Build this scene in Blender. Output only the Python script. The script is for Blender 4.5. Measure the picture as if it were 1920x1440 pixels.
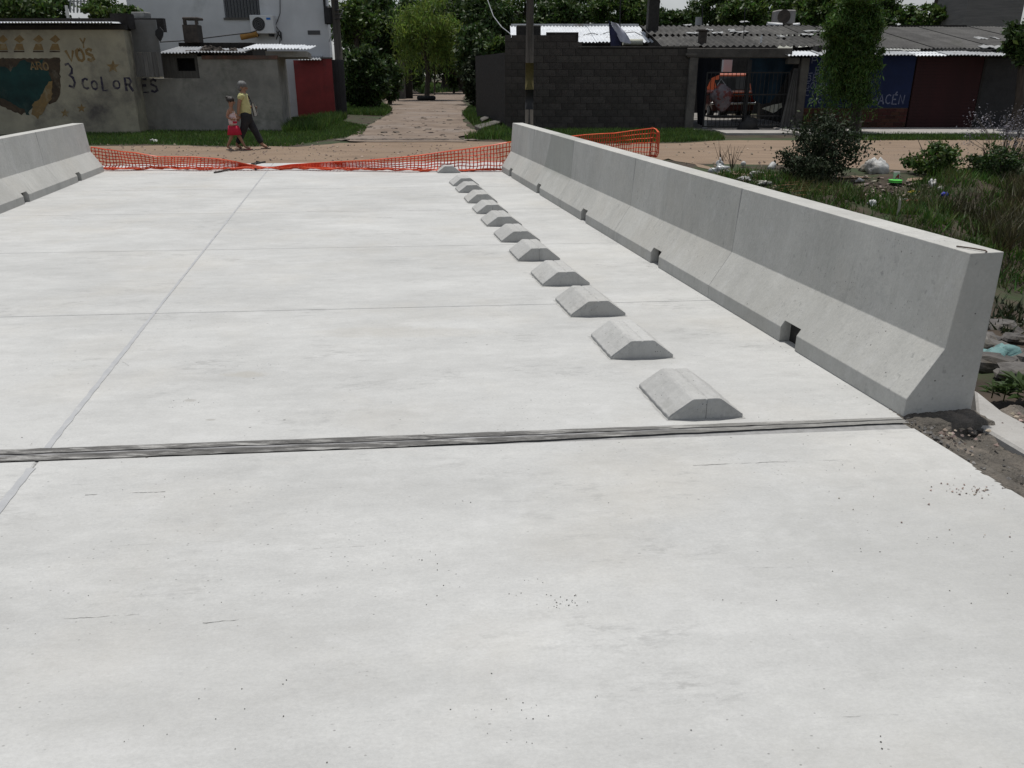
import bpy, bmesh, math, random
import numpy as np
from mathutils import Vector, Matrix
random.seed(7); RNG = np.random.default_rng(7)
for o in list(bpy.data.objects): bpy.data.objects.remove(o)
scene = bpy.context.scene
COL = scene.collection

# ---------------------------------------------------------------- camera, sky, sun, exposure
F = 1500.0; CAMH = 1.65; PITCH = math.atan(580/1500)
cam_d = bpy.data.cameras.new('camera'); cam = bpy.data.objects.new('camera', cam_d); COL.objects.link(cam)
cam.location = (0, 0, CAMH); cam.rotation_euler = (math.pi/2-PITCH, 0, 0)
cam_d.sensor_fit = 'HORIZONTAL'; cam_d.sensor_width = 36; cam_d.lens = 36*F/1920
cam_d.clip_start = 0.05; cam_d.clip_end = 3000
scene.camera = cam
SUN_EL, SUN_AZ = math.radians(76), math.radians(-2)          # azimuth from +Y towards +X
w = bpy.data.worlds.new('World'); scene.world = w; w.use_nodes = True
nt = w.node_tree; nt.nodes.clear()
out = nt.nodes.new('ShaderNodeOutputWorld'); bg = nt.nodes.new('ShaderNodeBackground')
sky = nt.nodes.new('ShaderNodeTexSky'); sky.sky_type = 'NISHITA'; sky.sun_disc = False
sky.sun_elevation = SUN_EL; sky.sun_rotation = SUN_AZ
sky.dust_density = 1.5
tc = nt.nodes.new('ShaderNodeTexCoord'); nz = nt.nodes.new('ShaderNodeTexNoise')
nz.inputs['Scale'].default_value = 3.0; nz.inputs['Detail'].default_value = 8; nz.inputs['Roughness'].default_value = .6
mp = nt.nodes.new('ShaderNodeMapping'); mp.inputs['Scale'].default_value = (1, 1, 2.6)
nt.links.new(tc.outputs['Generated'], mp.inputs[0]); nt.links.new(mp.outputs[0], nz.inputs['Vector'])
cr = nt.nodes.new('ShaderNodeValToRGB'); cr.color_ramp.elements[0].position = .35; cr.color_ramp.elements[1].position = .6
nt.links.new(nz.outputs['Fac'], cr.inputs[0])
cc = nt.nodes.new('ShaderNodeValToRGB'); cc.color_ramp.elements[0].color = (3.9, 4.05, 4.2, 1); cc.color_ramp.elements[1].color = (6.6, 6.7, 6.75, 1)
cc.color_ramp.elements[0].position = .3; cc.color_ramp.elements[1].position = .75
nz2 = nt.nodes.new('ShaderNodeTexNoise'); nz2.inputs['Scale'].default_value = 7; nz2.inputs['Detail'].default_value = 6
nt.links.new(mp.outputs[0], nz2.inputs['Vector']); nt.links.new(nz2.outputs['Fac'], cc.inputs[0])
mx = nt.nodes.new('ShaderNodeMix'); mx.data_type = 'RGBA'
nt.links.new(cr.outputs['Color'], mx.inputs[0]); nt.links.new(sky.outputs[0], mx.inputs[6]); nt.links.new(cc.outputs['Color'], mx.inputs[7])
nt.links.new(mx.outputs[2], bg.inputs['Color']); bg.inputs['Strength'].default_value = 0.09
nt.links.new(bg.outputs[0], out.inputs[0])
sd = bpy.data.lights.new('sun', 'SUN'); sd.energy = 3.5; sd.angle = math.radians(1.2); sd.color = (1, .968, .915)
so = bpy.data.objects.new('sun', sd); COL.objects.link(so)
so.rotation_euler = Vector((-math.sin(SUN_AZ)*math.cos(SUN_EL), -math.cos(SUN_AZ)*math.cos(SUN_EL), -math.sin(SUN_EL))).to_track_quat('-Z', 'Y').to_euler()
vs = scene.view_settings; vs.view_transform = 'Standard'; vs.look = 'None'; vs.exposure = 0; vs.gamma = 1; vs.use_curve_mapping = False
scene.cycles.max_bounces = 6

# ---------------------------------------------------------------- where a sight line meets the ground / a depth
CP, SP = math.cos(PITCH), math.sin(PITCH)
def ray(u, v):
    a = (u-960)/F; b = (720-v)/F
    return Vector((a, CP+b*SP, -SP+b*CP))
def G(u, v, z=0.0):
    d = ray(u, v); return Vector((0, 0, CAMH)) + d*((z-CAMH)/d.z)
def P(u, v, Y):
    d = ray(u, v); return Vector((0, 0, CAMH)) + d*(Y/d.y)
SL = -0.197                                                       # side walls and bridge run this way: dx per dy

# ---------------------------------------------------------------- materials
MATS = {}
def M(name, c1, c2=None, scale=4.0, rough=.85, bump=.25, detail=6, stretch=(1, 1, 1), c3=None, s3=1.0, t3=(.55, .7), metal=0.0, spec=.3,
      per=None, bscale=None, rot=0.0, trans=0.0, lo=.35, hi=.65):
    if name in MATS: return MATS[name]
    m = bpy.data.materials.new(name); m.use_nodes = True; t = m.node_tree; N = t.nodes; L = t.links
    b = N['Principled BSDF']; b.inputs['Roughness'].default_value = rough; b.inputs['Metallic'].default_value = metal
    b.inputs['Specular IOR Level'].default_value = spec
    c2 = c2 or tuple(x*.75 for x in c1)
    tc = N.new('ShaderNodeTexCoord'); mp = N.new('ShaderNodeMapping'); mp.inputs['Scale'].default_value = stretch
    mp.inputs['Rotation'].default_value = (0, 0, rot)
    L.new(tc.outputs['Object'], mp.inputs[0])
    n = N.new('ShaderNodeTexNoise'); n.inputs['Scale'].default_value = scale; n.inputs['Detail'].default_value = detail; n.inputs['Roughness'].default_value = .62
    L.new(mp.outputs[0], n.inputs['Vector'])
    r = N.new('ShaderNodeValToRGB'); r.color_ramp.elements[0].position = lo; r.color_ramp.elements[1].position = hi
    r.color_ramp.elements[0].color = (*c2, 1); r.color_ramp.elements[1].color = (*c1, 1)
    L.new(n.outputs['Fac'], r.inputs[0]); col = r.outputs['Color']
    if c3:
        n3 = N.new('ShaderNodeTexNoise'); n3.inputs['Scale'].default_value = s3; n3.inputs['Detail'].default_value = 8; n3.inputs['Roughness'].default_value = .7
        L.new(mp.outputs[0], n3.inputs['Vector'])
        r3 = N.new('ShaderNodeMapRange'); r3.inputs[1].default_value = t3[0]; r3.inputs[2].default_value = t3[1]
        L.new(n3.outputs['Fac'], r3.inputs[0])
        x = N.new('ShaderNodeMix'); x.data_type = 'RGBA'; L.new(r3.outputs[0], x.inputs[0]); L.new(col, x.inputs[6]); x.inputs[7].default_value = (*c3, 1)
        col = x.outputs[2]
    if per:
        if per[0] == 'island': g = N.new('ShaderNodeNewGeometry'); src = g.outputs['Random Per Island']
        else: g = N.new('ShaderNodeObjectInfo'); src = g.outputs['Random']
        h = N.new('ShaderNodeHueSaturation')
        mr = N.new('ShaderNodeMapRange'); mr.inputs[3].default_value = 1-per[1]; mr.inputs[4].default_value = 1+per[1]; L.new(src, mr.inputs[0])
        mh = N.new('ShaderNodeMapRange'); mh.inputs[3].default_value = .5-per[2]; mh.inputs[4].default_value = .5+per[2]
        wn = N.new('ShaderNodeMath'); wn.operation = 'FRACT'; ml = N.new('ShaderNodeMath'); ml.operation = 'MULTIPLY'; ml.inputs[1].default_value = 17.3
        L.new(src, ml.inputs[0]); L.new(ml.outputs[0], wn.inputs[0]); L.new(wn.outputs[0], mh.inputs[0])
        L.new(mr.outputs[0], h.inputs['Value']); L.new(mh.outputs[0], h.inputs['Hue']); L.new(col, h.inputs['Color']); col = h.outputs['Color']
    L.new(col, b.inputs['Base Color'])
    if bump:
        bn = N.new('ShaderNodeTexNoise'); bn.inputs['Scale'].default_value = bscale or scale*6; bn.inputs['Detail'].default_value = 5
        L.new(mp.outputs[0], bn.inputs['Vector'])
        bp = N.new('ShaderNodeBump'); bp.inputs['Strength'].default_value = bump; bp.inputs['Distance'].default_value = .02
        L.new(bn.outputs['Fac'], bp.inputs['Height']); L.new(bp.outputs[0], b.inputs['Normal'])
    if trans:
        o = N['Material Output']; tr = N.new('ShaderNodeBsdfTranslucent'); L.new(col, tr.inputs['Color'])
        ms = N.new('ShaderNodeMixShader'); ms.inputs[0].default_value = trans
        L.new(b.outputs[0], ms.inputs[1]); L.new(tr.outputs[0], ms.inputs[2]); L.new(ms.outputs[0], o.inputs['Surface'])
    MATS[name] = m; return m

def concrete(name, base, var=.1, streak_rot=0.0, streak=1.0, speck=1.0, blotch=0.0, stain=None, bump=.18, tint=(1, 1, .985), rand=False):
    """Concrete: cloudy mottling, trowel streaks, pores and dark specks, optional stains."""
    m = bpy.data.materials.new(name); m.use_nodes = True; t = m.node_tree; N = t.nodes; L = t.links
    b = N['Principled BSDF']; b.inputs['Roughness'].default_value = .88; b.inputs['Specular IOR Level'].default_value = .25
    tc = N.new('ShaderNodeTexCoord'); mp = N.new('ShaderNodeMapping'); mp.inputs['Rotation'].default_value = (0, 0, -streak_rot)
    oi = N.new('ShaderNodeObjectInfo')
    if rand:
        of = N.new('ShaderNodeMath'); of.operation = 'MULTIPLY'; of.inputs[1].default_value = 60; L.new(oi.outputs['Random'], of.inputs[0])
        av = N.new('ShaderNodeVectorMath'); av.operation = 'ADD'; L.new(tc.outputs['Object'], av.inputs[0]); L.new(of.outputs[0], av.inputs[1]); L.new(av.outputs[0], mp.inputs[0])
    else: L.new(tc.outputs['Object'], mp.inputs[0])
    def noise(sc, st=(1, 1, 1), det=6, ro=.6, w=0.0, dist=0.0):
        q = N.new('ShaderNodeMapping'); q.inputs['Scale'].default_value = st; q.inputs['Location'].default_value = (w, w*1.7, w*.3); L.new(mp.outputs[0], q.inputs[0])
        n = N.new('ShaderNodeTexNoise'); n.inputs['Scale'].default_value = sc; n.inputs['Detail'].default_value = det; n.inputs['Roughness'].default_value = ro
        n.inputs['Distortion'].default_value = dist
        L.new(q.outputs[0], n.inputs['Vector']); return n.outputs['Fac']
    def rng(x, a, c, lo=0.0, hi=1.0):
        r = N.new('ShaderNodeMapRange'); r.inputs[1].default_value = a; r.inputs[2].default_value = c; r.inputs[3].default_value = lo; r.inputs[4].default_value = hi
        L.new(x, r.inputs[0]); return r.outputs[0]
    def mul(a, c, op='MULTIPLY'):
        r = N.new('ShaderNodeMath'); r.operation = op
        L.new(a, r.inputs[0])
        if isinstance(c, (int, float)): r.inputs[1].default_value = c
        else: L.new(c, r.inputs[1])
        return r.outputs[0]
    def mix(f, a, c):
        x = N.new('ShaderNodeMix'); x.data_type = 'RGBA'; L.new(f, x.inputs[0]); L.new(a, x.inputs[6])
        if isinstance(c, tuple): x.inputs[7].default_value = (*c, 1)
        else: L.new(c, x.inputs[7])
        return x.outputs[2]
    v = rng(noise(.55, (1, 1.3, 1), 7, .6), .3, .7, 1-var, 1+var*.55)
    v2 = rng(noise(2.2, (.55, 1.5, 1), 7, .65, 3.1), .3, .7, 1-var*.6, 1+var*.4)
    v3 = rng(noise(2.0, (.7, 5, 5), 7, .7, 7.7), .3, .7, 1-.03*streak, 1+.025*streak)
    v4 = mul(rng(noise(70, (1, 1.4, 1), 3, .7), .3, .7, .93, 1.055), rng(noise(14, (.8, 1.3, 1), 8, .78, 17.0), .3, .7, .93, 1.05))
    val = mul(mul(mul(v, v2), v3), v4)
    cb = N.new('ShaderNodeCombineColor')
    for i, k in enumerate(tint): L.new(mul(val, base*k), cb.inputs[i])
    col = cb.outputs[0]
    warm = rng(noise(.9, (1, 1, 1), 5, .6, 12.3), .5, .72, 0, .30)
    col = mix(warm, col, (base*.95, base*.89, base*.78))
    # grey smeared scuffs: ragged streaks where a coarse mask and a fine stretched noise agree
    sc = mul(rng(noise(1.7, (.9, 1.3, 1), 5, .65, 21.0), .52, .64), rng(noise(13, (.6, 1.9, 2), 8, .75, 5.0), .50, .60))
    col = mix(mul(sc, .5*streak), col, (base*.55, base*.55, base*.54))
    pt = rng(noise(3.0, (.7, 1.35, 1), 9, .76, 71.0), .48, .66)
    col = mix(mul(pt, .24*max(.4, streak)), col, (base*.72, base*.715, base*.69))
    lt = rng(noise(4.2, (.75, 1.3, 1), 9, .78, 81.0), .53, .68)
    col = mix(mul(lt, .35), col, (base*1.14, base*1.14, base*1.13))
    fs = mul(rng(noise(.8, (1, 1, 1), 4, .6, 31.0), .5, .62), rng(noise(9, (.22, 6.5, 3), 5, .6, 15.0), .66, .72))
    col = mix(mul(fs, .5*streak), col, (base*.42, base*.42, base*.41))
    if blotch:
        bl = mul(rng(noise(26, (1, 1, .8), 3, .6, 41.0), .62, .70), rng(noise(2.2, (1, 1, 1), 3, .6, 44.0), .42, .6))
        col = mix(mul(bl, blotch), col, (base*.55, base*.55, base*.53))
        b2 = rng(noise(1.1, (1, 1, .5), 6, .65, 51.0), .5, .75)
        col = mix(mul(b2, blotch*.7), col, (base*.70, base*.70, base*.65))
        dr = mul(rng(noise(7, (1, 1.6, .12), 5, .65, 91.0), .54, .66), rng(noise(1.3, (1, 1, 1), 3, .6, 95.0), .45, .6))
        col = mix(mul(dr, blotch*.8), col, (base*.68, base*.68, base*.64))
        lw = rng(noise(5, (1, 1.3, .25), 6, .7, 99.0), .56, .7)
        col = mix(mul(lw, .35), col, (base*1.15, base*1.15, base*1.12))
    # specks and pores
    for (vs_, rad, keep, k, seed) in ((9, .040, .84, .85, 0), (24, .075, .84, .75, 3.3), (55, .13, .88, .6, 6.1)):
        q = N.new('ShaderNodeMapping'); q.inputs['Location'].default_value = (seed, seed, seed); q.inputs['Scale'].default_value = (.8, 1.2, 1); L.new(mp.outputs[0], q.inputs[0])
        vo = N.new('ShaderNodeTexVoronoi'); vo.inputs['Scale'].default_value = vs_; L.new(q.outputs[0], vo.inputs['Vector'])
        se = N.new('ShaderNodeSeparateColor'); L.new(vo.outputs['Color'], se.inputs[0])
        pr = mul(rng(vo.outputs['Distance'], rad, rad*1.5, 1, 0), rng(se.outputs[0], keep, keep+.02))
        gate = rng(noise(1.0, (1, 1, 1), 3, .6, 61+seed), .45, .6)
        col = mix(mul(mul(pr, gate), k*speck), col, (base*.22, base*.21, base*.2))
    if stain: col = stain(N, L, mix, rng, mul, noise, tc, col, base)
    L.new(col, b.inputs['Base Color'])
    hb = mul(noise(28, (1, 1.6, 1), 6, .7, 2.2), noise(5, (.6, 3, 2), 4, .6, 4.4), 'ADD')
    bp = N.new('ShaderNodeBump'); bp.inputs['Strength'].default_value = bump; bp.inputs['Distance'].default_value = .012
    L.new(hb, bp.inputs['Height']); L.new(bp.outputs[0], b.inputs['Normal'])
    MATS[name] = m; return m

# ---------------------------------------------------------------- mesh helpers
class MB:
    def __init__(s): s.v = []; s.f = []
    def add(s, vs, fs):
        k = len(s.v); s.v += [tuple(p) for p in vs]; s.f += [tuple(i+k for i in f) for f in fs]; return s
    def hexa(s, b, t):                                   # bottom ring, top ring (4 each, counter-clockwise from above)
        return s.add(list(b)+list(t), [(3, 2, 1, 0), (4, 5, 6, 7)]+[(i, (i+1) % 4, 4+(i+1) % 4, 4+i) for i in range(4)])
    def box(s, x0, x1, y0, y1, z0, z1, sl=0.0):          # sl: dx per dy of the side faces
        d = (y1-y0)*sl
        r = [(x0, y0), (x1, y0), (x1+d, y1), (x0+d, y1)]
        return s.hexa([(*p, z0) for p in r], [(*p, z1) for p in r])
    def prism(s, ring, off):                             # planar ring extruded by a vector
        n = len(ring); off = Vector(off)
        return s.add([tuple(p) for p in ring]+[tuple(Vector(p)+off) for p in ring],
                     [tuple(reversed(range(n))), tuple(range(n, 2*n))]+[(i, (i+1) % n, n+(i+1) % n, n+i) for i in range(n)])
    def tube(s, pts, r, n=8, caps=True):
        pts = [Vector(p) for p in pts]; k0 = len(s.v); rs = r if isinstance(r, (list, tuple)) else [r]*len(pts)
        up = Vector((0.13, 0.31, 1)).normalized()
        for i, p in enumerate(pts):
            t = (pts[min(i+1, len(pts)-1)]-pts[max(i-1, 0)]).normalized()
            a = t.cross(up)
            if a.length < .1: a = t.cross(Vector((1, 0, 0)))
            a.normalize(); b = t.cross(a)
            s.v += [tuple(p+(a*math.cos(2*math.pi*j/n)+b*math.sin(2*math.pi*j/n))*rs[i]) for j in range(n)]
        for i in range(len(pts)-1):
            for j in range(n):
                s.f.append((k0+i*n+j, k0+i*n+(j+1) % n, k0+(i+1)*n+(j+1) % n, k0+(i+1)*n+j))
        if caps:
            s.f.append(tuple(k0+j for j in range(n))); s.f.append(tuple(k0+(len(pts)-1)*n+j for j in reversed(range(n))))
        return s
    def blob(s, c, r, seed=0, rough=.2, nu=14, nv=9, flat=-9):
        rr = random.Random(seed); c = Vector(c); k0 = len(s.v); ph = [rr.uniform(0, 6.28) for _ in range(8)]
        for i in range(nv+1):
            th = math.pi*i/nv
            for j in range(nu):
                a = 2*math.pi*j/nu
                d = 1+rough*(math.sin(2*a+ph[0])*math.sin(2*th+ph[1])+.7*math.sin(3*a+ph[2]+2*th)+.5*math.cos(5*a+ph[3])*math.sin(4*th+ph[4]))+rr.uniform(-rough, rough)*.35
                if i in (0, nv): d = 1
                p = Vector((r[0]*math.sin(th)*math.cos(a)*d, r[1]*math.sin(th)*math.sin(a)*d, r[2]*math.cos(th)*d))
                p.z = max(p.z, flat); s.v.append(tuple(c+p))
        for i in range(nv):
            for j in range(nu): s.f.append((k0+i*nu+j, k0+(i+1)*nu+j, k0+(i+1)*nu+(j+1) % nu, k0+i*nu+(j+1) % nu))
        return s
    def build(s, name, m, parent=None, bevel=0, smooth=False, label=None, loc=None, seg=1):
        me = bpy.data.meshes.new(name)
        o = bpy.data.objects.new(name, me); COL.objects.link(o)
        off = Vector((0, 0, 0)); q = parent
        while q: off += Vector(q.location); q = q.parent
        if loc is not None:
            o.location = Vector(loc)-off; off = Vector(loc)
        me.from_pydata([(x-off.x, y-off.y, z-off.z) for x, y, z in s.v], [], s.f); me.update()
        me.materials.append(m)
        if parent: o.parent = parent
        if smooth: me.polygons.foreach_set('use_smooth', [True]*len(me.polygons))
        if bevel:
            bv = o.modifiers.new('bevel', 'BEVEL'); bv.width = bevel; bv.segments = seg; bv.limit_method = 'ANGLE'; bv.angle_limit = .5
        if label: o['label'] = label
        return o
def tag(o, label, cat, group=None, kind=None):
    if label: o['label'] = label
    if cat: o['category'] = cat
    if group: o['group'] = group
    if kind: o['kind'] = kind
    return o
def thing(name, label, cat, loc=(0, 0, 0), group=None, kind=None):
    o = bpy.data.objects.new(name, None); COL.objects.link(o); o.location = loc; o.empty_display_size = .2
    return tag(o, label, cat, group, kind)
def structure(o): o['kind'] = 'structure'; return o
def stuff(o, label=None, cat=None): return tag(o, label, cat, None, 'stuff')
def piece(proto, parent, loc, scale=None, rot=None):     # a copy that shares the mesh, loc absolute
    o = proto.copy(); COL.objects.link(o); o.parent = parent
    off = Vector((0, 0, 0)); q = parent
    while q: off += Vector(q.location); q = q.parent
    o.location = Vector(loc)-off
    if scale: o.scale = scale
    if rot: o.rotation_euler = rot
    return o
def quads_mesh(name, V, mats, parent=None, tri=False, matidx=None):
    """V: (n,k,3) array of separate faces."""
    n, k, _ = V.shape; me = bpy.data.meshes.new(name)
    me.vertices.add(n*k); me.vertices.foreach_set('co', V.reshape(-1).astype(np.float32))
    me.loops.add(n*k); me.loops.foreach_set('vertex_index', np.arange(n*k, dtype=np.int32))
    me.polygons.add(n); me.polygons.foreach_set('loop_start', np.arange(0, n*k, k, dtype=np.int32)); me.polygons.foreach_set('loop_total', np.full(n, k, dtype=np.int32))
    for m in mats: me.materials.append(m)
    if matidx is not None: me.polygons.foreach_set('material_index', matidx.astype(np.int32))
    me.update(); me.validate()
    o = bpy.data.objects.new(name, me); COL.objects.link(o)
    if parent: o.parent = parent
    return o
def unit(a): return a/np.maximum(np.linalg.norm(a, axis=-1, keepdims=True), 1e-9)
def leaf_faces(C, size, aspect=.45, droop=0.0, rng=RNG):
    """one rhombus leaf per centre"""
    n = len(C); d = unit(rng.normal(size=(n, 3))+np.array([0, 0, -droop])); s = unit(np.cross(d, rng.normal(size=(n, 3))))
    L = (size*rng.uniform(.6, 1.3, n))[:, None]; W = L*aspect
    return np.stack([C-d*L*.5, C+s*W*.5-d*L*.05, C+d*L*.5, C-s*W*.5-d*L*.05], 1)
def crown_points(c, r, n, clumps=30, spread=.22, shell=.62, rng=RNG, low=-1):
    c = np.array(c); r = np.array(r)
    k = unit(rng.normal(size=(clumps, 3)))*rng.uniform(shell, 1.0, (clumps, 1))
    k[:, 2] = np.maximum(k[:, 2], low)
    wt = rng.uniform(.3, 1.6, clumps); wt /= wt.sum()
    idx = rng.choice(clumps, n, p=wt)
    sp = rng.uniform(.55, 1.25, clumps)[idx, None]*spread
    return c+(k[idx]+rng.normal(size=(n, 3))*sp*np.array([1, 1, .8]))*r
def tree(name, label, base, crown_c, r, n, leaf, lmat, tmat, trunk_r=.15, cat='tree', droop=0.0, clumps=34, spread=.2, group=None, aspect=.45, limbs=5, low=-1, extra=None):
    base = Vector(base); t = thing(name, label, cat, base, group)
    m = MB(); cc = Vector(crown_c)
    top = cc+Vector((0, 0, r[2]*.35))
    m.tube([base+Vector((0, 0, -.1)), base.lerp(cc, .35)+Vector((trunk_r*.5, 0, 0)), base.lerp(cc, .75)-Vector((trunk_r*.4, 0, 0)), top], [trunk_r*1.25, trunk_r, trunk_r*.75, trunk_r*.25], 8)
    rr = random.Random(hash(label) % 999 if False else len(label)*7+n)
    for i in range(limbs):
        a = rr.uniform(0, 6.28); s = base.lerp(cc, rr.uniform(.5, .95)); e = cc+Vector((math.cos(a)*r[0]*.75, math.sin(a)*r[1]*.75, rr.uniform(-.2, .7)*r[2]))
        m.tube([s, s.lerp(e, .5)+Vector((0, 0, .1*r[2])), e], [trunk_r*.5, trunk_r*.35, trunk_r*.1], 5)
    m.build('trunk', tmat, t, smooth=True)
    pts = crown_points(cc, r, n, clumps, spread, rng=RNG, low=low)
    V = leaf_faces(pts, leaf, aspect, droop)
    if extra is not None: V = np.concatenate([V, extra])
    V -= np.array(base)
    quads_mesh('crown', V, [lmat], t)
    return t
def drooping_strands(c, r, n_str, per, leaf, length, aspect=.22):
    """hanging fronds: leaves along strands that start in the crown and fall outward"""
    out = []
    for _ in range(n_str):
        d = unit(RNG.normal(size=3)); d[2] = abs(d[2])*.8-.15
        s = np.array(c)+d*np.array(r)*RNG.uniform(.5, .95); o = unit(np.array([d[0], d[1], 0.01]))
        L = length*RNG.uniform(.5, 1.2); tt = np.linspace(0, 1, per)
        pts = s+o*(tt[:, None]*L*.22)+np.array([0, 0, -1])*(tt[:, None]**1.6*L)+RNG.normal(size=(per, 3))*.05
        out.append(pts)
    return leaf_faces(np.concatenate(out), leaf, aspect, 1.4)
def blades(pts, h, w, lean=.35):
    n = len(pts); a = RNG.uniform(0, 6.28, n); H = h*RNG.uniform(.5, 1.25, n)
    dx = np.stack([np.cos(a), np.sin(a), np.zeros(n)], 1)*(w*.5)*RNG.uniform(.7, 1.3, (n, 1))
    b = RNG.uniform(0, 6.28, n); ln = np.stack([np.cos(b), np.sin(b), np.zeros(n)], 1)*(H*RNG.uniform(0, lean*2, n))[:, None]
    tip = pts+ln+np.stack([np.zeros(n), np.zeros(n), H], 1)
    return np.stack([pts-dx, pts+dx, tip], 1)

# stroke lettering: polylines in a unit cell, brushed as flat ribbons
ST = {'3': [[(.05, .95), (.5, 1), (.85, .8), (.7, .6), (.35, .52), (.75, .42), (.9, .2), (.6, 0), (.05, .08)]],
 'A': [[(0, 0), (.5, 1), (1, 0)], [(.2, .36), (.82, .36)]], 'B': [[(.05, 0), (.05, 1), (.6, .95), (.75, .75), (.6, .55), (.05, .52)], [(.6, .53), (.9, .3), (.7, .04), (.05, 0)]],
 'C': [[(.95, .85), (.6, 1), (.2, .85), (.05, .5), (.2, .12), (.6, 0), (.95, .12)]], 'D': [[(.05, 0), (.05, 1), (.6, .9), (.92, .5), (.6, .08), (.05, 0)]],
 'E': [[(.9, 1), (.08, 1), (.05, 0), (.95, 0)], [(.06, .52), (.7, .52)]], 'G': [[(.92, .85), (.6, 1), (.2, .85), (.05, .5), (.2, .12), (.6, 0), (.92, .15), (.92, .45), (.6, .45)]],
 'H': [[(.05, 0), (.05, 1)], [(.92, 0), (.92, 1)], [(.05, .5), (.92, .5)]], 'I': [[(.5, 0), (.5, 1)]], 'L': [[(.1, 1), (.08, 0), (.9, .04)]],
 'M': [[(0, 0), (.1, 1), (.5, .35), (.9, 1), (1, 0)]], 'N': [[(.05, 0), (.08, 1), (.9, 0), (.95, 1)]],
 'O': [[(.5, 1), (.15, .82), (.03, .45), (.2, .08), (.55, 0), (.88, .15), (.97, .55), (.8, .9), (.5, 1)]], 'P': [[(.05, 0), (.05, 1), (.65, .97), (.88, .75), (.65, .5), (.06, .46)]],
 'R': [[(.05, 0), (.05, 1), (.65, .97), (.85, .75), (.6, .52), (.06, .5)], [(.45, .5), (.95, 0)]], 'S': [[(.92, .85), (.55, 1), (.15, .85), (.15, .62), (.8, .42), (.9, .15), (.5, 0), (.05, .12)]],
 'T': [[(0, 1), (1, 1)], [(.5, 1), (.5, 0)]], 'V': [[(0, 1), (.45, 0), (1, 1)]], 'Y': [[(.05, 1), (.5, .5)], [(.98, 1), (.5, .5), (.45, 0)]], '.': [[(.3, .1), (.45, 0)]],
 '\u00c9': [[(.9, 1), (.08, 1), (.05, 0), (.95, 0)], [(.06, .52), (.7, .52)], [(.45, 1.12), (.75, 1.35)]]}
def strokes(m, text, u0, v0, u1, v1, Y, wd, off, gap=.28, jit=.04, slant=0.0, seed=1):
    """paint text between two corners (photo coordinates of the wall's face at depth Y)"""
    a = P(u0, v0, Y); b = P(u1, v1, Y); x0, x1, zt, zb = a.x, b.x, a.z, b.z
    rr = random.Random(seed); n = len(text); cw = (x1-x0)/(n+gap*(n-1))
    for i, ch in enumerate(text):
        cx = x0+i*cw*(1+gap); h = zt-zb; dy = rr.uniform(-jit, jit)*h; sc = 1+rr.uniform(-jit, jit)*1.5
        for pl in ST[ch]:
            pts = [Vector((cx+p[0]*cw+slant*p[1]*h, 0, zb+dy+p[1]*h*sc)) for p in pl]
            L, R = [], []
            for k, p in enumerate(pts):
                t = (pts[min(k+1, len(pts)-1)]-pts[max(k-1, 0)]); t.normalize(); nn = Vector((-t.z, 0, t.x))
                ww = wd*.5*rr.uniform(.75, 1.2); L.append(p+nn*ww); R.append(p-nn*ww)
            k0 = len(m.v)
            for p, q in zip(L, R): m.v += [(p.x, Y-off, p.z), (q.x, Y-off, q.z)]
            for k in range(len(pts)-1): m.f.append((k0+2*k, k0+2*k+1, k0+2*k+3, k0+2*k+2))
    return m
def poly(m, px, Y, off):                                   # flat painted shape on a wall face at depth Y
    pts = [P(u, v, Y) for u, v in px]; k = len(m.v)
    m.v += [(p.x, Y-off, p.z) for p in pts]; m.f.append(tuple(range(k, k+len(pts)))); return m
def wavy(m, x0, x1, y0, z0, y1, z1, pitch, amp, sl=0.0, per=6, thick=.006, sag=0.0):
    """corrugated sheet from front edge (y0,z0) to back edge (y1,z1)"""
    n = max(2, int(round((x1-x0)/pitch*per))); k = len(m.v); d = (y1-y0)*sl
    for dz in (0, -thick):
        for i in range(n+1):
            x = x0+(x1-x0)*i/n; c = amp*math.cos(2*math.pi*i/per)
            m.v.append((x, y0, z0+c+dz)); m.v.append((x+d, y1, z1+c+dz))
    N2 = 2*(n+1)
    for i in range(n):
        a = k+2*i; m.f.append((a, a+2, a+3, a+1)); b = a+N2; m.f.append((b, b+1, b+3, b+2)); m.f.append((a, b, b+2, a+2)); m.f.append((a+1, a+3, b+3, b+1))
    for a in (k, k+2*n): m.f.append((a, a+1, a+1+N2, a+N2))
    return m

# ---------------------------------------------------------------- ground, banks, street
O2 = Vector((2.02, 3.79, 0)); EV = Vector((-.193, .981, 0)); TV = Vector((-.9962, -.0872, 0))
BR = math.atan2(.193, .981)
def B(t, s, z=0.0): return O2+EV*s+TV*t+Vector((0, 0, z))
HY = [-80, 2.2, 3.3, 4.2, 6.0, 8.2, 10.2, 12.4, 14.6, 16.4, 700]; HZ = [-.05, -.05, -.06, -.17, -.5, -.86, -.66, -.34, -.08, -.03, -.03]
def hgt(x, y):
    z = float(np.interp(y, HY, HZ))
    k = max(0.0, min(1.0, min((y-3.2)/1.5, (15.5-y)/1.5)))
    return z+k*(.07*math.sin(x*1.9+y*1.3)+.05*math.sin(x*3.7-y*2.9+1)+.03*math.sin(x*8.1+y*6.7))
def GT(u, v):                                              # where a sight line meets the terrain
    d = ray(u, v); o = Vector((0, 0, CAMH)); t = 1.0
    while t < 300:
        p = o+d*t
        if p.z < hgt(p.x, p.y): return p
        t += .02 if t < 25 else .2
    return p
xs = np.concatenate([[-900, -300, -120, -60, -35, -24], np.linspace(-18, 18, 121), [24, 35, 60, 120, 300, 900]])
ys = np.concatenate([[-80, -30, -10], np.linspace(-4, 18, 111), [20, 24, 30, 40, 60, 100, 200, 450, 900]])
g = MB(); g.v = [(x, y, hgt(x, y)) for y in ys for x in xs]; nx = len(xs)
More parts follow.
